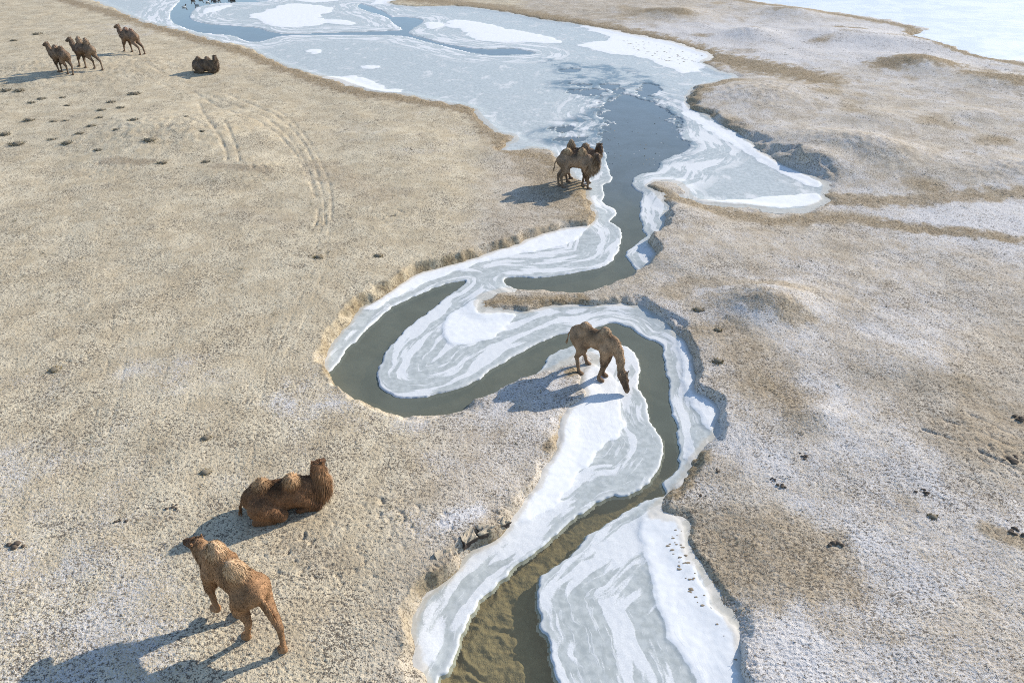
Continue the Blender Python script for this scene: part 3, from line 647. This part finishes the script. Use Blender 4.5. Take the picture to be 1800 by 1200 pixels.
    Cn(sk + hd * hs * .36 - upv * hs * .05, sk + hd * hs * .41 - upv * hs * .075, .074 * hs, .058 * hs, .03)
    Cn(sk + hd * hs * .10 - upv * hs * .09, sk + hd * hs * .35 - upv * hs * .115, .06 * hs, .042 * hs, .04)
    for e in (1, -1):
        Cn(sk - hd * hs * .03 + sd * hs * e * .09 + upv * hs * .08, sk - hd * hs * .07 + sd * hs * e * .145 + upv * hs * .155, .032, .018, .02)
        Cn(sk + hd * hs * .13 + sd * hs * e * .075 + upv * hs * .045, sk + hd * hs * .15 + sd * hs * e * .08 + upv * hs * .045, .035, .03, .03)
    # tail
    if lying: tl = [(-.84, 0, .58), (-.97, .05, .34), (-1.02, .1, .12)]
    else: tl = cfg.get('tail', [(-.83, 0, 1.42), (-.97, 0, 1.20), (-1.0, 0, .92)])
    Cn(tl[0], tl[1], .045, .026, .04); Cn(tl[1], tl[2], .026, .022, .02)
    # evaluate
    h = cfg['voxel']
    anchors = np.array([*nk, sk + hd * .5, *tl, [.9, .45, 0], [-.95, -.45, 0], [0, 0, 1.62 + max(H) + dz]] + [loc(*v) for v in feet.values()])
    lo = anchors.min(0) - .3; hi = anchors.max(0) + .3; lo[1] = min(lo[1], -.6); hi[1] = max(hi[1], .6); lo[2] = min(lo[2], -.15)
    ax = [np.arange(lo[i], hi[i], h, dtype=np.float32) for i in range(3)]
    p = np.stack(np.meshgrid(*ax, indexing='ij'), -1)
    f = None
    for fn, k, bb in prims:
        if f is None or bb is None:
            d = fn(p); f = d if f is None else smin(f, d, k); continue
        sl_ = tuple(slice(max(int((bb[0][i] - lo[i]) / h), 0), max(int((bb[1][i] - lo[i]) / h) + 2, 0)) for i in range(3))
        if f[sl_].size: f[sl_] = smin(f[sl_], fn(p[sl_]), k)
    f = f + (.010 * np.sin(p[..., 0] * 23 + np.sin(p[..., 2] * 17)) * np.sin(p[..., 1] * 21 + p[..., 2] * 13)).astype(np.float32) * .6
    v, q = surface_nets(f, lo, h)
    n = vnormals(v, q)
    base = np.array(cfg['colour']); pale = np.array(cfg.get('pale', base * 1.5)); dark = np.array(cfg.get('dark', base * .5))
    zt = 1.62 + dz
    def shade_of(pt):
        """coat colouring: pale hump tips and throat, dark face, knees and feet; shade painted between the humps"""
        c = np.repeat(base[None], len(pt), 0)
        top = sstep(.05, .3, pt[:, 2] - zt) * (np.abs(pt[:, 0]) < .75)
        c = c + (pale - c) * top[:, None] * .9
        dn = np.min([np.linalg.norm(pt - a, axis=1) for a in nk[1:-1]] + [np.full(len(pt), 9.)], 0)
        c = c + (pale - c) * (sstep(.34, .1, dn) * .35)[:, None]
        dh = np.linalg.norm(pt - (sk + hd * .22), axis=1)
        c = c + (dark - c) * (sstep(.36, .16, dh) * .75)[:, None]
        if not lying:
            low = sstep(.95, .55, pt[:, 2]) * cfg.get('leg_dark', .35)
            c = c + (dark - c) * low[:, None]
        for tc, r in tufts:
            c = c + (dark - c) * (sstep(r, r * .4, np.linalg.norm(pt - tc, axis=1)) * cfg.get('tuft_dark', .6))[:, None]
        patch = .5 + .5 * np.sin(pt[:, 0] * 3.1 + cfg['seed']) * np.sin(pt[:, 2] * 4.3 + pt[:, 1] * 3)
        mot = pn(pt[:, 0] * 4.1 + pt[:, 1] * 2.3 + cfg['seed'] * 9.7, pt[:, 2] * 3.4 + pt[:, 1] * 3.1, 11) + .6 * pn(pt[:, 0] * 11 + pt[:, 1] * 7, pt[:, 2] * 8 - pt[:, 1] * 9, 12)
        hump_shade = sstep(.30, .05, np.abs(pt[:, 0] + .05)) * sstep(-.22, .0, pt[:, 2] - zt)  # shade between the humps, put into the coat colour
        return np.clip(c * (.86 + .28 * patch + .30 * mot)[:, None] * (1 - .4 * hump_shade)[:, None], .005, 1)
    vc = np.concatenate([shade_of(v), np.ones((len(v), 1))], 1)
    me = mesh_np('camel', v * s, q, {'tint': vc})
    o = link('camel', me, M_HIDE, None, label=cfg['label'], category='camel', group=cfg['group'])
    o.location = root; o.rotation_euler = (0, 0, yaw)
    # hair, region by region
    tris = q; a_, b_, c_, d_ = (v[tris[:, i]] for i in range(4))
    area = np.linalg.norm(np.cross(c_ - a_, d_ - b_), axis=1)
    N = cfg['hairs']
    pick = rg.choice(len(tris), N, p=area / area.sum())
    u1, u2 = rg.random((N, 1)), rg.random((N, 1))
    pt = (a_[pick] * (1 - u1) + b_[pick] * u1) * (1 - u2) + (d_[pick] * (1 - u1) + c_[pick] * u1) * u2
    nn = n[tris[pick, 0]]
    flow = np.repeat(np.array([[-.55, 0, -.75]]), N, 0); flow = flow - nn * (flow * nn).sum(1, keepdims=True)
    dirs = nn * .35 + flow * .95 + rg.normal(size=(N, 3)) * .16; dirs /= np.linalg.norm(dirs, axis=1, keepdims=True)
    fl = cfg.get('fur', 1.0)
    L = np.full(N, .030) * fl; region = np.zeros(N, int)
    low = (pt[:, 2] < .62) & (not lying); L[low] = .014
    dn = np.min([np.linalg.norm(pt - (nk[i] * .5 + nk[i + 1] * .5), axis=1) for i in range(len(nk) - 1)] + [np.linalg.norm(pt - a, axis=1) for a in nk[1:]], 0)
    mane = dn < .30; region[mane] = 1; L[mane] = .10 * fl
    throat = mane & (nn[:, 2] < .2); L[throat] = cfg.get('beard', .18) * fl
    for i, hx in enumerate((.30, -.40)):
        m = (pt[:, 2] > zt + .10) & (np.linalg.norm(pt[:, :2] - np.array([hx + .02, lean[i] * .8]), axis=1) < .33); region[m] = 2 + i; L[m] = .09 * fl
    for ti, (tc, r) in enumerate(tufts):
        m = np.linalg.norm(pt - tc, axis=1) < r * .85; region[m] = 4 + 3 * ti; L[m] = .09 * fl
    dh = np.linalg.norm(pt - (sk + hd * .25), axis=1); m = dh < .22; region[m] = 0; L[m] = .014
    m = (np.linalg.norm(pt - (sk - hd * .05 + upv * .10), axis=1) < .12); region[m] = 5; L[m] = .09 * fl
    m = np.linalg.norm(pt - np.array(tl[2]), axis=1) < .16; region[m] = 6; L[m] = .14
    col = shade_of(pt) * rg.uniform(.62, 1.5, (N, 1))
    hang = (region == 1) | (region == 4) | (region == 7) | (region == 6)
    dirs[hang] += np.array([0, 0, -.7]); dirs /= np.linalg.norm(dirs, axis=1, keepdims=True)
    L = L * rg.uniform(.6, 1.25, N)
    W = cfg.get('hair_w', .007)
    for r, nm in enumerate(('coat', 'mane', 'hump_tuft', 'hump_tuft', 'leg_tuft', 'forelock', 'tail_tuft', 'leg_tuft')):
        m = region == r
        strands(nm, pt[m] * s, dirs[m], L[m] * s, W * s, col[m], M_FUR, o, .5, rg, (nn + rg.normal(size=nn.shape) * .25)[m])
    if cfg.get('eyes', True):
        for e in (1, -1):
            c = (sk + (hd * .155 + sd * e * .098 + upv * .05) * hs) * s
            uu, vv = np.meshgrid(np.linspace(0, 2 * pi, 9)[:-1], np.linspace(.2, pi - .2, 5))
            co = np.stack([np.cos(uu) * np.sin(vv), np.sin(uu) * np.sin(vv), np.cos(vv)], -1).reshape(-1, 3) * .022 * s + c
            fq = [[r * 8 + k, r * 8 + (k + 1) % 8, (r + 1) * 8 + (k + 1) % 8, (r + 1) * 8 + k] for r in range(4) for k in range(8)]
            link('eye', mesh_np('eye', co, fq), M_EYE, o)
    return o

BROWN_ = (.20, .125, .075)
NECK_UP = [(.62, 0, 1.34, .26), (.86, 0, 1.22, .21), (1.02, 0, 1.36, .175), (1.12, 0, 1.62, .15), (1.20, 0, 1.92, .13)]
CAMELS = [
    dict(seed=1, root_w=(-5.60, 8.52), yaw=143, scale=1.03, bulk=.80, fur=.75, voxel=.027, hairs=26000, hair_w=.006, label='orange-brown camel walking away in the lower left corner, one foreleg lifted', group='camels on the near left bank',
         feet=dict(HL=(436, 1121), HR=(500, 1144), FR=(421, 1082), FL=(385, 1081)), lift=dict(FL=.16), colour=(.33, .185, .095), pale=(.54, .37, .22), dark=(.09, .05, .032), humps=(.42, .50), lean=(.03, .12),
         neck=[(.58, 0, 1.36, .23), (.74, 0, 1.30, .19), (.84, .02, 1.38, .16), (.90, .04, 1.50, .14), (.93, .06, 1.60, .125)], head=(-.85, .45, -.25), head_world=True, leg_dark=.0, tuft_dark=.5, tail=[(-.84, 0, 1.44), (-.99, -.03, 1.22), (-1.05, -.05, .86)]),
    dict(seed=2, root=(500, 893), yaw=17, scale=1.0, voxel=.027, hairs=26000, hair_w=.006, lying=True, fur=1.05, label='reddish-brown camel lying on the pale grass beside the walking camel', group='camels on the near left bank',
         colour=(.225, .118, .06), pale=(.46, .29, .155), dark=(.055, .03, .02), humps=(.30, .22), lean=(-.16, .02), neck=[(.66, 0, 1.34, .28), (.90, .02, 1.28, .25), (.98, .04, 1.48, .20), (.98, .06, 1.70, .165), (.97, .08, 1.88, .14)], head=(.05, 1, -.35), head_world=True, beard=.22),
    dict(seed=3, root=(1041, 655), yaw=-34, scale=.97, voxel=.032, hairs=14000, hair_w=.008, label='brown camel with its head lowered to drink at the icy stream bend', group='camels drinking at the stream',
         feet=dict(HR=(1018, 656), HL=(1034, 637), FR=(1053, 668), FL=(1060, 659)), colour=(.33, .215, .13), pale=(.46, .32, .20), dark=(.07, .045, .03), humps=(.20, .10), bulk=.76, deep=.82, neck=[(.62, 0, 1.40, .20), (.84, 0, 1.20, .15), (.97, -.04, .90, .118), (1.04, -.10, .64, .092), (1.09, -.13, .48, .082)], head=(.62, -.32, -.68), head_size=1.2, head_world=False, beard=.07, fur=.6),
    dict(bulk=.85, deep=.84, seed=4, root=(1008, 329), yaw=-5, scale=1.0, voxel=.036, hairs=11000, hair_w=.011, label='front one of two dark camels standing at the pond edge, pale bearded throat', group='pair of camels by the pond',
         feet=dict(HR=(989, 330), HL=(982, 327), FR=(1034, 333), FL=(1024, 327)), colour=(.30, .21, .14), pale=(.52, .37, .22), dark=(.055, .035, .025), humps=(.30, .26), neck=[(.62, 0, 1.30, .27), (.86, -.05, 1.08, .23), (1.00, -.10, 1.18, .19), (1.03, -.14, 1.44, .16), (1.03, -.16, 1.66, .14)], head=(.25, -1, -.25), head_world=True, beard=.26),
    dict(bulk=.85, deep=.84, seed=5, root=(1014, 318), yaw=-3, scale=1.0, voxel=.036, hairs=9000, hair_w=.011, label='rear one of two dark camels by the pond, mostly hidden behind its companion', group='pair of camels by the pond',
         feet=dict(HR=(997, 320), HL=(1002, 314), FR=(1033, 322), FL=(1030, 316)), colour=(.24, .165, .11), pale=(.38, .27, .17), dark=(.05, .03, .02), humps=(.26, .42), neck=[(.62, 0, 1.36, .27), (.86, -.02, 1.24, .22), (.98, -.05, 1.42, .17), (1.0, -.06, 1.66, .15), (1.0, -.08, 1.84, .13)], head=(.2, -1, -.2), head_world=True),
    dict(bulk=.9, seed=6, root=(117, 129), yaw=151, scale=1.0, voxel=.042, hairs=6000, hair_w=.014, label='dark brown camel farthest left in the far group, head raised', group='camels standing far off on the left',
         feet=dict(HL=(120, 131), HR=(129, 132), FL=(104, 127), FR=(109, 127)), colour=(.22, .15, .10), humps=(.26, .24), neck=NECK_UP, head=(1, .1, -.2)),
    dict(bulk=.9, seed=7, root=(160, 120), yaw=157, scale=1.02, voxel=.042, hairs=6000, hair_w=.014, label='middle camel of the far standing group with two tall upright humps', group='camels standing far off on the left',
         feet=dict(HL=(167, 121), HR=(181, 124), FL=(140, 117), FR=(151, 119)), colour=(.24, .17, .115), humps=(.50, .46), neck=NECK_UP, head=(1, .1, -.25)),
    dict(bulk=.9, seed=8, root=(237, 94), yaw=150, scale=1.02, voxel=.042, hairs=6000, hair_w=.014, label='camel standing apart near the icy shore with pale throat and raised head', group='camels standing far off on the left',
         feet=dict(HL=(247, 97), HR=(255, 96), FL=(219, 91), FR=(233, 92)), colour=(.25, .17, .115), pale=(.46, .28, .2), humps=(.24, .18), neck=NECK_UP, head=(1, .1, -.15)),
    dict(seed=9, root=(362, 127), yaw=-4, scale=1.02, voxel=.042, hairs=6000, hair_w=.014, lying=True, label='dark camel lying alone on the far left slope near the ice', group='camels standing far off on the left',
         colour=(.16, .115, .08), humps=(.24, .24), neck=[(.64, 0, 1.34, .26), (.84, 0, 1.26, .22), (.92, 0, 1.48, .18), (.94, 0, 1.72, .15), (.94, 0, 1.90, .13)], head=(.3, -1, -.2), head_world=True),
]
for c in CAMELS: build_camel(c)

# ------------------------------------------------------------------ ducks on the far channel
def build_duck():
    vox = .03
    def prims(p):
        f = d_ell(p, (0, 0, .07), (.24, .11, .09)); f = smin(f, d_cone(p, (-.18, 0, .09), (-.32, 0, .13), .06, .02), .05)
        f = smin(f, d_cone(p, (.17, 0, .10), (.22, 0, .25), .05, .045), .04); f = smin(f, d_ell(p, (.235, 0, .28), (.065, .05, .052)), .03)
        return smin(f, d_cone(p, (.28, 0, .27), (.35, 0, .255), .022, .012), .015)
    lo = np.array([-.42, -.2, -.08]); ax = [np.arange(lo[i], hi, vox, dtype=np.float32) for i, hi in enumerate((.45, .2, .42))]
    p = np.stack(np.meshgrid(*ax, indexing='ij'), -1)
    v, q = surface_nets(prims(p), lo, vox)
    return v, q
dv, dq = build_duck()
ORD = ['first', 'second', 'third', 'fourth', 'fifth', 'sixth', 'seventh', 'eighth', 'ninth', 'tenth']
def duck_mesh(white_head):
    c = np.zeros((len(dv), 4)); c[:, 3] = 1; c[:, :3] = (.055, .045, .04)
    c[(np.abs(dv[:, 1]) > .06) & (dv[:, 2] < .12), :3] = (.7, .7, .68) if white_head else (.12, .09, .07)
    if white_head: c[dv[:, 0] < -.2, :3] = (.65, .65, .63)
    return mesh_np('duck', dv, dq, {'tint': c})
M_DUCK = mat_attr('duck_feathers', .6, .3)
dm = [duck_mesh(False), duck_mesh(True)]
DUCKS = [(324, 13, 1), (346, 10, 1), (339, 2.2, 0), (353, 0.5, 0), (365, 4.5, 1), (377, 3.2, 0), (380, 2.4, 1), (384, 1.2, 0), (404, 1.6, 1), (408, 2.2, 0), (412, 2.4, 0), (374, 0.2, 0)]
DL = {0: 'white-flanked duck nearest the camera on the far dark channel', 1: 'white-flanked duck swimming second nearest on the far dark channel'}
for i, (px, py, wht) in enumerate(DUCKS):
    w = P(px, py, 0.0)
    o = link('duck', dm[wht], M_DUCK, None, category='duck', group='ducks on the far channel')
    o['label'] = DL.get(i, ('pale-sided' if wht else 'dark') + ' duck, ' + ORD[sorted(d[0] for d in DUCKS[2:]).index(px) if i > 1 else 0] + ' from left in the flock at the top edge')
    o.location = (w[0], w[1], -.01); o.rotation_euler = (0, 0, rng.uniform(0, 6.28))

# ------------------------------------------------------------------ tussocks, clods, dung
M_CLOD = mat_plain('frozen_dark_earth', (.075, .058, .048), .9, .1, 9)
M_DUNG = mat_plain('dark_dung', (.15, .115, .085), .9, .1, 20)
def blob(name, r, seed, flat=.6, rough=.3, sub=3, boxy=0.0):
    import bmesh
    bm = bmesh.new(); bmesh.ops.create_icosphere(bm, subdivisions=sub, radius=1.0)
    co = np.array([v.co[:] for v in bm.verts]); fa = np.array([[v.index for v in f.verts] for f in bm.faces]); bm.free()
    if boxy: co = co / (np.max(np.abs(co), 1, keepdims=True) ** boxy)
    k = 1 + rough * (pn(co[:, 0] * 1.7 + co[:, 2], co[:, 1] * 1.7 + 5 * seed, seed) + .5 * pn(co[:, 0] * 4 + seed, co[:, 1] * 4 + co[:, 2] * 3, seed + 3))
    co = co * k[:, None] * np.array([r[0], r[1], r[2]])
    return mesh_np(name, co, fa, None, True)
def tussock(px, py, size, label, tint, hgt=1.0, group='low grass tussocks on the left slope', n=90):
    w = on_ground(px, py); rg = np.random.default_rng(int(px * 7 + py))
    a = rg.uniform(0, 2 * pi, n); r = np.sqrt(rg.random(n)) * size
    pt = np.stack([np.cos(a) * r, np.sin(a) * r * .7, np.zeros(n) - .02], -1)
    d = np.stack([np.cos(a) * .6, np.sin(a) * .6, np.full(n, .9)], -1) + rg.normal(size=(n, 3)) * .35; d /= np.linalg.norm(d, axis=1, keepdims=True)
    o = bpy.data.objects.new('grass_tussock', None); COL.objects.link(o); o.location = w
    o['label'] = label; o['category'] = 'grass tussock'; o['group'] = group
    me = blob('root_mound', (size * .8, size * .6, size * .38), int(px) % 50, .5, .35, 2); link('root_mound', me, M_TUS, o)
    strands('blades', pt, d, rg.uniform(.6, 1.2, n) * size * .8 * hgt, .012 + .01 * size, np.array(tint)[None] * rg.uniform(.6, 1.4, (n, 1)), M_GRASS, o, .4, rg)
    return o
M_TUS = mat_plain('matted_grass_roots', (.27, .225, .16), .95, .05, 14)
TUS = [(10, 160, .35), (33, 160, .35), (55, 181, .25), (73, 174, .28), (110, 172, .2), (118, 186, .18), (175, 207, .2), (195, 180, .28), (235, 166, .42), (178, 194, .26), (212, 190, .24), (52, 212, .34), (95, 214, .24), (115, 213, .2), (160, 222, .26),
       (205, 228, .18), (140, 235, .22), (8, 237, .35), (30, 254, .42), (92, 246, .24), (118, 252, .3), (263, 247, .36), (235, 211, .28), (66, 61, .4), (24, 72, .3), (285, 287, .25), (362, 285, .22), (328, 205, .15), (172, 264, .2), (355, 231, .18)]
ORD = ['first', 'second', 'third', 'fourth', 'fifth', 'sixth', 'seventh', 'eighth', 'ninth', 'tenth']
ROWS = [(0, 100, 'behind the far standing camels'), (100, 183, 'in the row just below the far camels'), (183, 212, 'in the second row below the far camels'), (212, 232, 'in the third row below the far camels'), (232, 258, 'in the fourth row below the far camels'), (258, 999, 'in the lowest row beside the ruts')]
for lo_, hi_, where in ROWS:
    for i, (x, y, s_) in enumerate(sorted(t for t in TUS if lo_ <= t[1] < hi_)):
        tussock(x, y, s_ * .95, ('large' if s_ >= .34 else 'small') + ' tussock, ' + ORD[i] + ' from left ' + where, (.25, .22, .155))
RT = [(1640, 908, .13, 'yellowish dry tussock on the frosty ground at right'), (1228, 545, .22, 'olive tussock at the left foot of the frosty hummock'), (1262, 580, .15, 'small rusty tussock below the frosty hummock'), (1262, 635, .2, 'frosted olive tussock beside the right stream bank'),
      (560, 452, .2, 'rusty tussock above the left cut bank'), (665, 450, .2, 'olive tussock on the pale ground above the bank'), (95, 650, .2, 'rusty flattened tussock on the left pasture'), (362, 770, .16, 'olive flattened tussock in the middle of the left pasture'),
      (360, 830, .16, 'brown flattened tussock above the lying camel')]
for x, y, s_, lb in RT: tussock(x, y, s_, lb, (.30, .23, .11), .8, 'dry tussocks on the pasture', 70)
DUNGS = [(1410, 802, .09, 'lone dark dung clump on the frosty right bank'), (1622, 865, .10, 'dark dung clump above the yellowish tussock at right'), (1464, 955, .12, 'dark dung heap at the upper edge of the brown grass patch'), (1772, 806, .16, 'dark dung heap near the right edge of the frosty ground'),
         (1375, 855, .08, 'lower dung clump of the scattered group right of the stream'), (1358, 842, .06, 'upper dung clump of the scattered group right of the stream'), (1262, 828, .06, 'small dark clump on rusty grass by the right bank'), (1233, 870, .06, 'dark clump below the stream narrows on rusty grass'), (305, 892, .09, 'dark dung lump left of the lying camel'),
         (18, 960, .16, 'dark dung patch at the left edge of the photo'), (212, 915, .08, 'brown dung lump in the lower left frosted grass'), (1795, 735, .13, 'dark lump at the far right edge'), (1790, 935, .12, 'dark low clump at the right edge beside rutted ground')]
for i, (x, y, s_, lb) in enumerate(DUNGS):
    w = on_ground(x, y); o = bpy.data.objects.new('dung_pile', None); COL.objects.link(o); o.location = w; o['label'] = lb; o['category'] = 'dung'; o['group'] = 'dung on the pasture'
    rg = np.random.default_rng(i + 50)
    for j in range(7):
        a, r = rg.uniform(0, 6.28), rg.uniform(0, 1) * s_ * 1.3; q = s_ * rg.uniform(.3, .6)
        c = link('dung_lump', blob('dung_lump', (q, q * .8, q * .6), i * 9 + j, .6, .3, 2), M_DUNG, o); c.location = (cos(a) * r * 1.5, sin(a) * r, q * .25)
M_BLOCK = mat_attr('turf_on_dark_earth', .95, .08, 14, .03)
def turf_block(a, b, c, seed):
    """broken block of turf: pale matted top, dark earth sides, uneven faces"""
    n = 7; u = np.linspace(-1, 1, n); co = []; fa = []
    for ax in range(3):
        for sg in (-1, 1):
            g1, g2 = np.meshgrid(u, u, indexing='ij'); p = np.zeros((n, n, 3)); p[..., ax] = sg; p[..., (ax + 1) % 3] = g1 * sg; p[..., (ax + 2) % 3] = g2
            o = sum(len(x) for x in co); co.append(p.reshape(-1, 3)); ii = np.arange(n * n).reshape(n, n) + o
            fa.append(np.stack([ii[:-1, :-1], ii[1:, :-1], ii[1:, 1:], ii[:-1, 1:]], -1).reshape(-1, 4))
    co = np.concatenate(co); fa = np.concatenate(fa)
    top = co[:, 2] > .9
    r = np.linalg.norm(co, axis=1, keepdims=True); co = co / r ** .22
    w = pn(co[:, 0] * 1.3 + co[:, 2] * .9 + seed * 3.1, co[:, 1] * 1.3 - co[:, 2] * .6, seed) * .32 + pn(co[:, 0] * 3.1 + seed, co[:, 1] * 3.1 + co[:, 2] * 2.7, seed + 5) * .14
    co = co * (1 + w)[:, None] * np.array([a, b, c]); co[:, 0] += .25 * co[:, 1] * math.sin(seed)
    col = np.where(top[:, None], np.array([[.48, .40, .29]]), np.array([[.085, .066, .054]])); col = np.concatenate([col, np.ones((len(col), 1))], 1)
    return mesh_np('earth_block', co, fa, {'tint': col}, False)
CLODS = [(776, 966, .24, .16, .20, 'leftmost dark earth block breaking from the near cut bank', .5), (815, 938, .20, .15, .20, 'dark earth block second from left in the near cut bank', .75), (846, 925, .22, .13, .17, 'dark earth block third from left in the near cut bank', .35),
         (877, 908, .13, .10, .14, 'small dark earth block at the upper end of the near cut bank', .6)]
for i, (x, y, a, b, c, lb, rz) in enumerate(CLODS):
    w = on_ground(x - 8, y - 10); f = P(x + 7, y + 9, .3)
    o = link('earth_block', turf_block(a, b, c, 20 + i), M_BLOCK, None, label=lb, category='earth block', group='earth blocks breaking from the near cut bank')
    o.location = (f[0], f[1], w[2] - c * .92); o.rotation_euler = (.18, .06, rz)

# ------------------------------------------------------------------ dry grass on the rusty strips and bank rims (uncountable)
rg = np.random.default_rng(77)
rim = np.exp(-((land - .22) / .16) ** 2) * 1.0
wgt = (np.clip(brown, 0, 1) ** 1.5 + .16 * (Yg < 34) + rim * (HB > .1)) * (land > .06) * SP ** 2 * np.clip(1 / (GY - Y0) ** 1.2 * 60, 0, 4)
wgt[(Y < 4) | (Y > 80), :] = 0; wgt[:, np.abs(T) > .74] = 0
wf = wgt.ravel(); NB = 105000
pk = rg.choice(wf.size, NB, p=wf / wf.sum())
bx = X.ravel()[pk] + rg.normal(size=NB) * SP.ravel()[pk] * .5; by = Yg.ravel()[pk] + rg.normal(size=NB) * SP.ravel()[pk] * .5; bz = Z.ravel()[pk] - .01
dist = np.sqrt(bx ** 2 + by ** 2 + 180)
dirs = np.stack([rg.normal(size=NB) * .5 - .15, rg.normal(size=NB) * .5, np.full(NB, .75)], -1); dirs /= np.linalg.norm(dirs, axis=1, keepdims=True)
cc = np.array([[.42, .30, .16]]) * rg.uniform(.5, 1.35, (NB, 1)); bw_ = brown.ravel()[pk]; q_ = (bw_ < .3) | (rg.random(NB) < .2); cc[q_] = np.where(rg.random((q_.sum(), 1)) < .55, np.array([[.62, .54, .42]]), np.array([[.30, .24, .16]])) * rg.uniform(.7, 1.2, (q_.sum(), 1))
g = strands('dry_grass', np.stack([bx, by, bz], -1), dirs, rg.uniform(.035, .09, NB) * np.clip(dist / 25, .8, 1.6), .0042 * 1, cc, M_GRASS, None, .3, rg)
g['kind'] = 'stuff'; g['label'] = 'rusty dry grass fringing the shores and banks'
# small grass tufts scattered over the pasture (uncountable)
NTF, BL = 4200, 9
wt = ((land > .3) * np.clip(.35 + n1 + .6 * n3, .02, 2) ** 2 * SP ** 2 / (GY - Y0 + 6) ** .8)
wt[(Y < 4) | (Y > 70), :] = 0; wt[:, np.abs(T) > .74] = 0
pk = rg.choice(wt.size, NTF, p=(wt / wt.sum()).ravel()); tz = rg.uniform(.5, 1.3, NTF) * np.where(rg.random(NTF) < .12, 1.7, 1.0)
ctr = np.stack([X.ravel()[pk], Yg.ravel()[pk], Z.ravel()[pk] - .01], -1).repeat(BL, 0); tz = tz.repeat(BL); NQ = len(ctr)
an = rg.uniform(0, 6.283, NQ); rr = rg.random(NQ) ** .5 * .045 * tz
ctr[:, 0] += np.cos(an) * rr; ctr[:, 1] += np.sin(an) * rr
dirs = np.stack([np.cos(an) * .7 - .2, np.sin(an) * .7 - .1, np.full(NQ, .8)], -1) + rg.normal(size=(NQ, 3)) * .25; dirs /= np.linalg.norm(dirs, axis=1, keepdims=True)
tc_ = np.where(rg.random((NTF, 1)) < .6, np.array([[.33, .265, .17]]), np.array([[.26, .235, .15]])).repeat(BL, 0) * rg.uniform(.6, 1.5, (NQ, 1))
g = strands('grass_tufts', ctr, dirs, rg.uniform(.05, .09, NQ) * tz, .007, tc_, M_GRASS, None, .4, rg)
g['kind'] = 'stuff'; g['label'] = 'small dry grass tufts scattered over the pasture'
# leaf litter drifting on the pond
fw = [(1062 + rg.uniform(0, 130), rg.uniform(205, 292)) for _ in range(70)]
pp = np.array([[*P(x, y), .012] for x, y in fw]); pp = pp[[ground_z(p[0], p[1], dwt) > .1 for p in pp]]
n = len(pp); d = np.stack([rg.normal(size=n), rg.normal(size=n), np.zeros(n)], -1); d /= np.linalg.norm(d, axis=1, keepdims=True)
cc = np.where(rg.random((n, 1)) < .5, np.array([[.75, .75, .72]]), np.array([[.35, .25, .1]]))
g = strands('floating_litter', pp, d, np.full(n, .07), .018, cc, M_GRASS, None, 0, rg)
g['kind'] = 'stuff'; g['label'] = 'pale flecks of ice and leaf litter floating on the pond'

# grass sods poking through the snow strips
M_SOD = mat_plain('sod_through_snow', (.34, .27, .185), .95, .05, 22)
import bmesh
bm = bmesh.new(); bmesh.ops.create_icosphere(bm, subdivisions=1, radius=1.0)
ico = np.array([v.co[:] for v in bm.verts]); icf = np.array([[v.index for v in f.verts] for f in bm.faces]); bm.free()
co, fa = [], []
def sods(poly, n, r0, r1):
    q = np.array(poly, float); lo, hi = q.min(0), q.max(0)
    for _ in range(n):
        x, y = rg.uniform(lo[0], hi[0]), rg.uniform(lo[1], hi[1])
        if not inside(np.array([x]), np.array([y]), q)[0]: continue
        w = on_ground(x, y); r = rg.uniform(r0, r1)
        fa.append(icf + 12 * len(co)); co.append(ico * rg.uniform(.6, 1.3, (12, 1)) * [r * 1.8, r, r * .35] + w)
sods([(1165, 920), (1198, 930), (1208, 985), (1235, 1020), (1250, 1068), (1225, 1070), (1195, 1010), (1170, 960)], 150, .01, .035)
sods([(1250, 1075), (1290, 1130), (1300, 1180), (1275, 1130)], 30, .01, .025)
sods([(1085, 70), (1140, 74), (1235, 98), (1215, 118), (1130, 98)], 200, .02, .07)
o = link('grass_sods', mesh_np('grass_sods', np.concatenate(co), np.concatenate(fa), None, False), M_SOD, kind='stuff', label='dark grass sods poking through the snow strips')
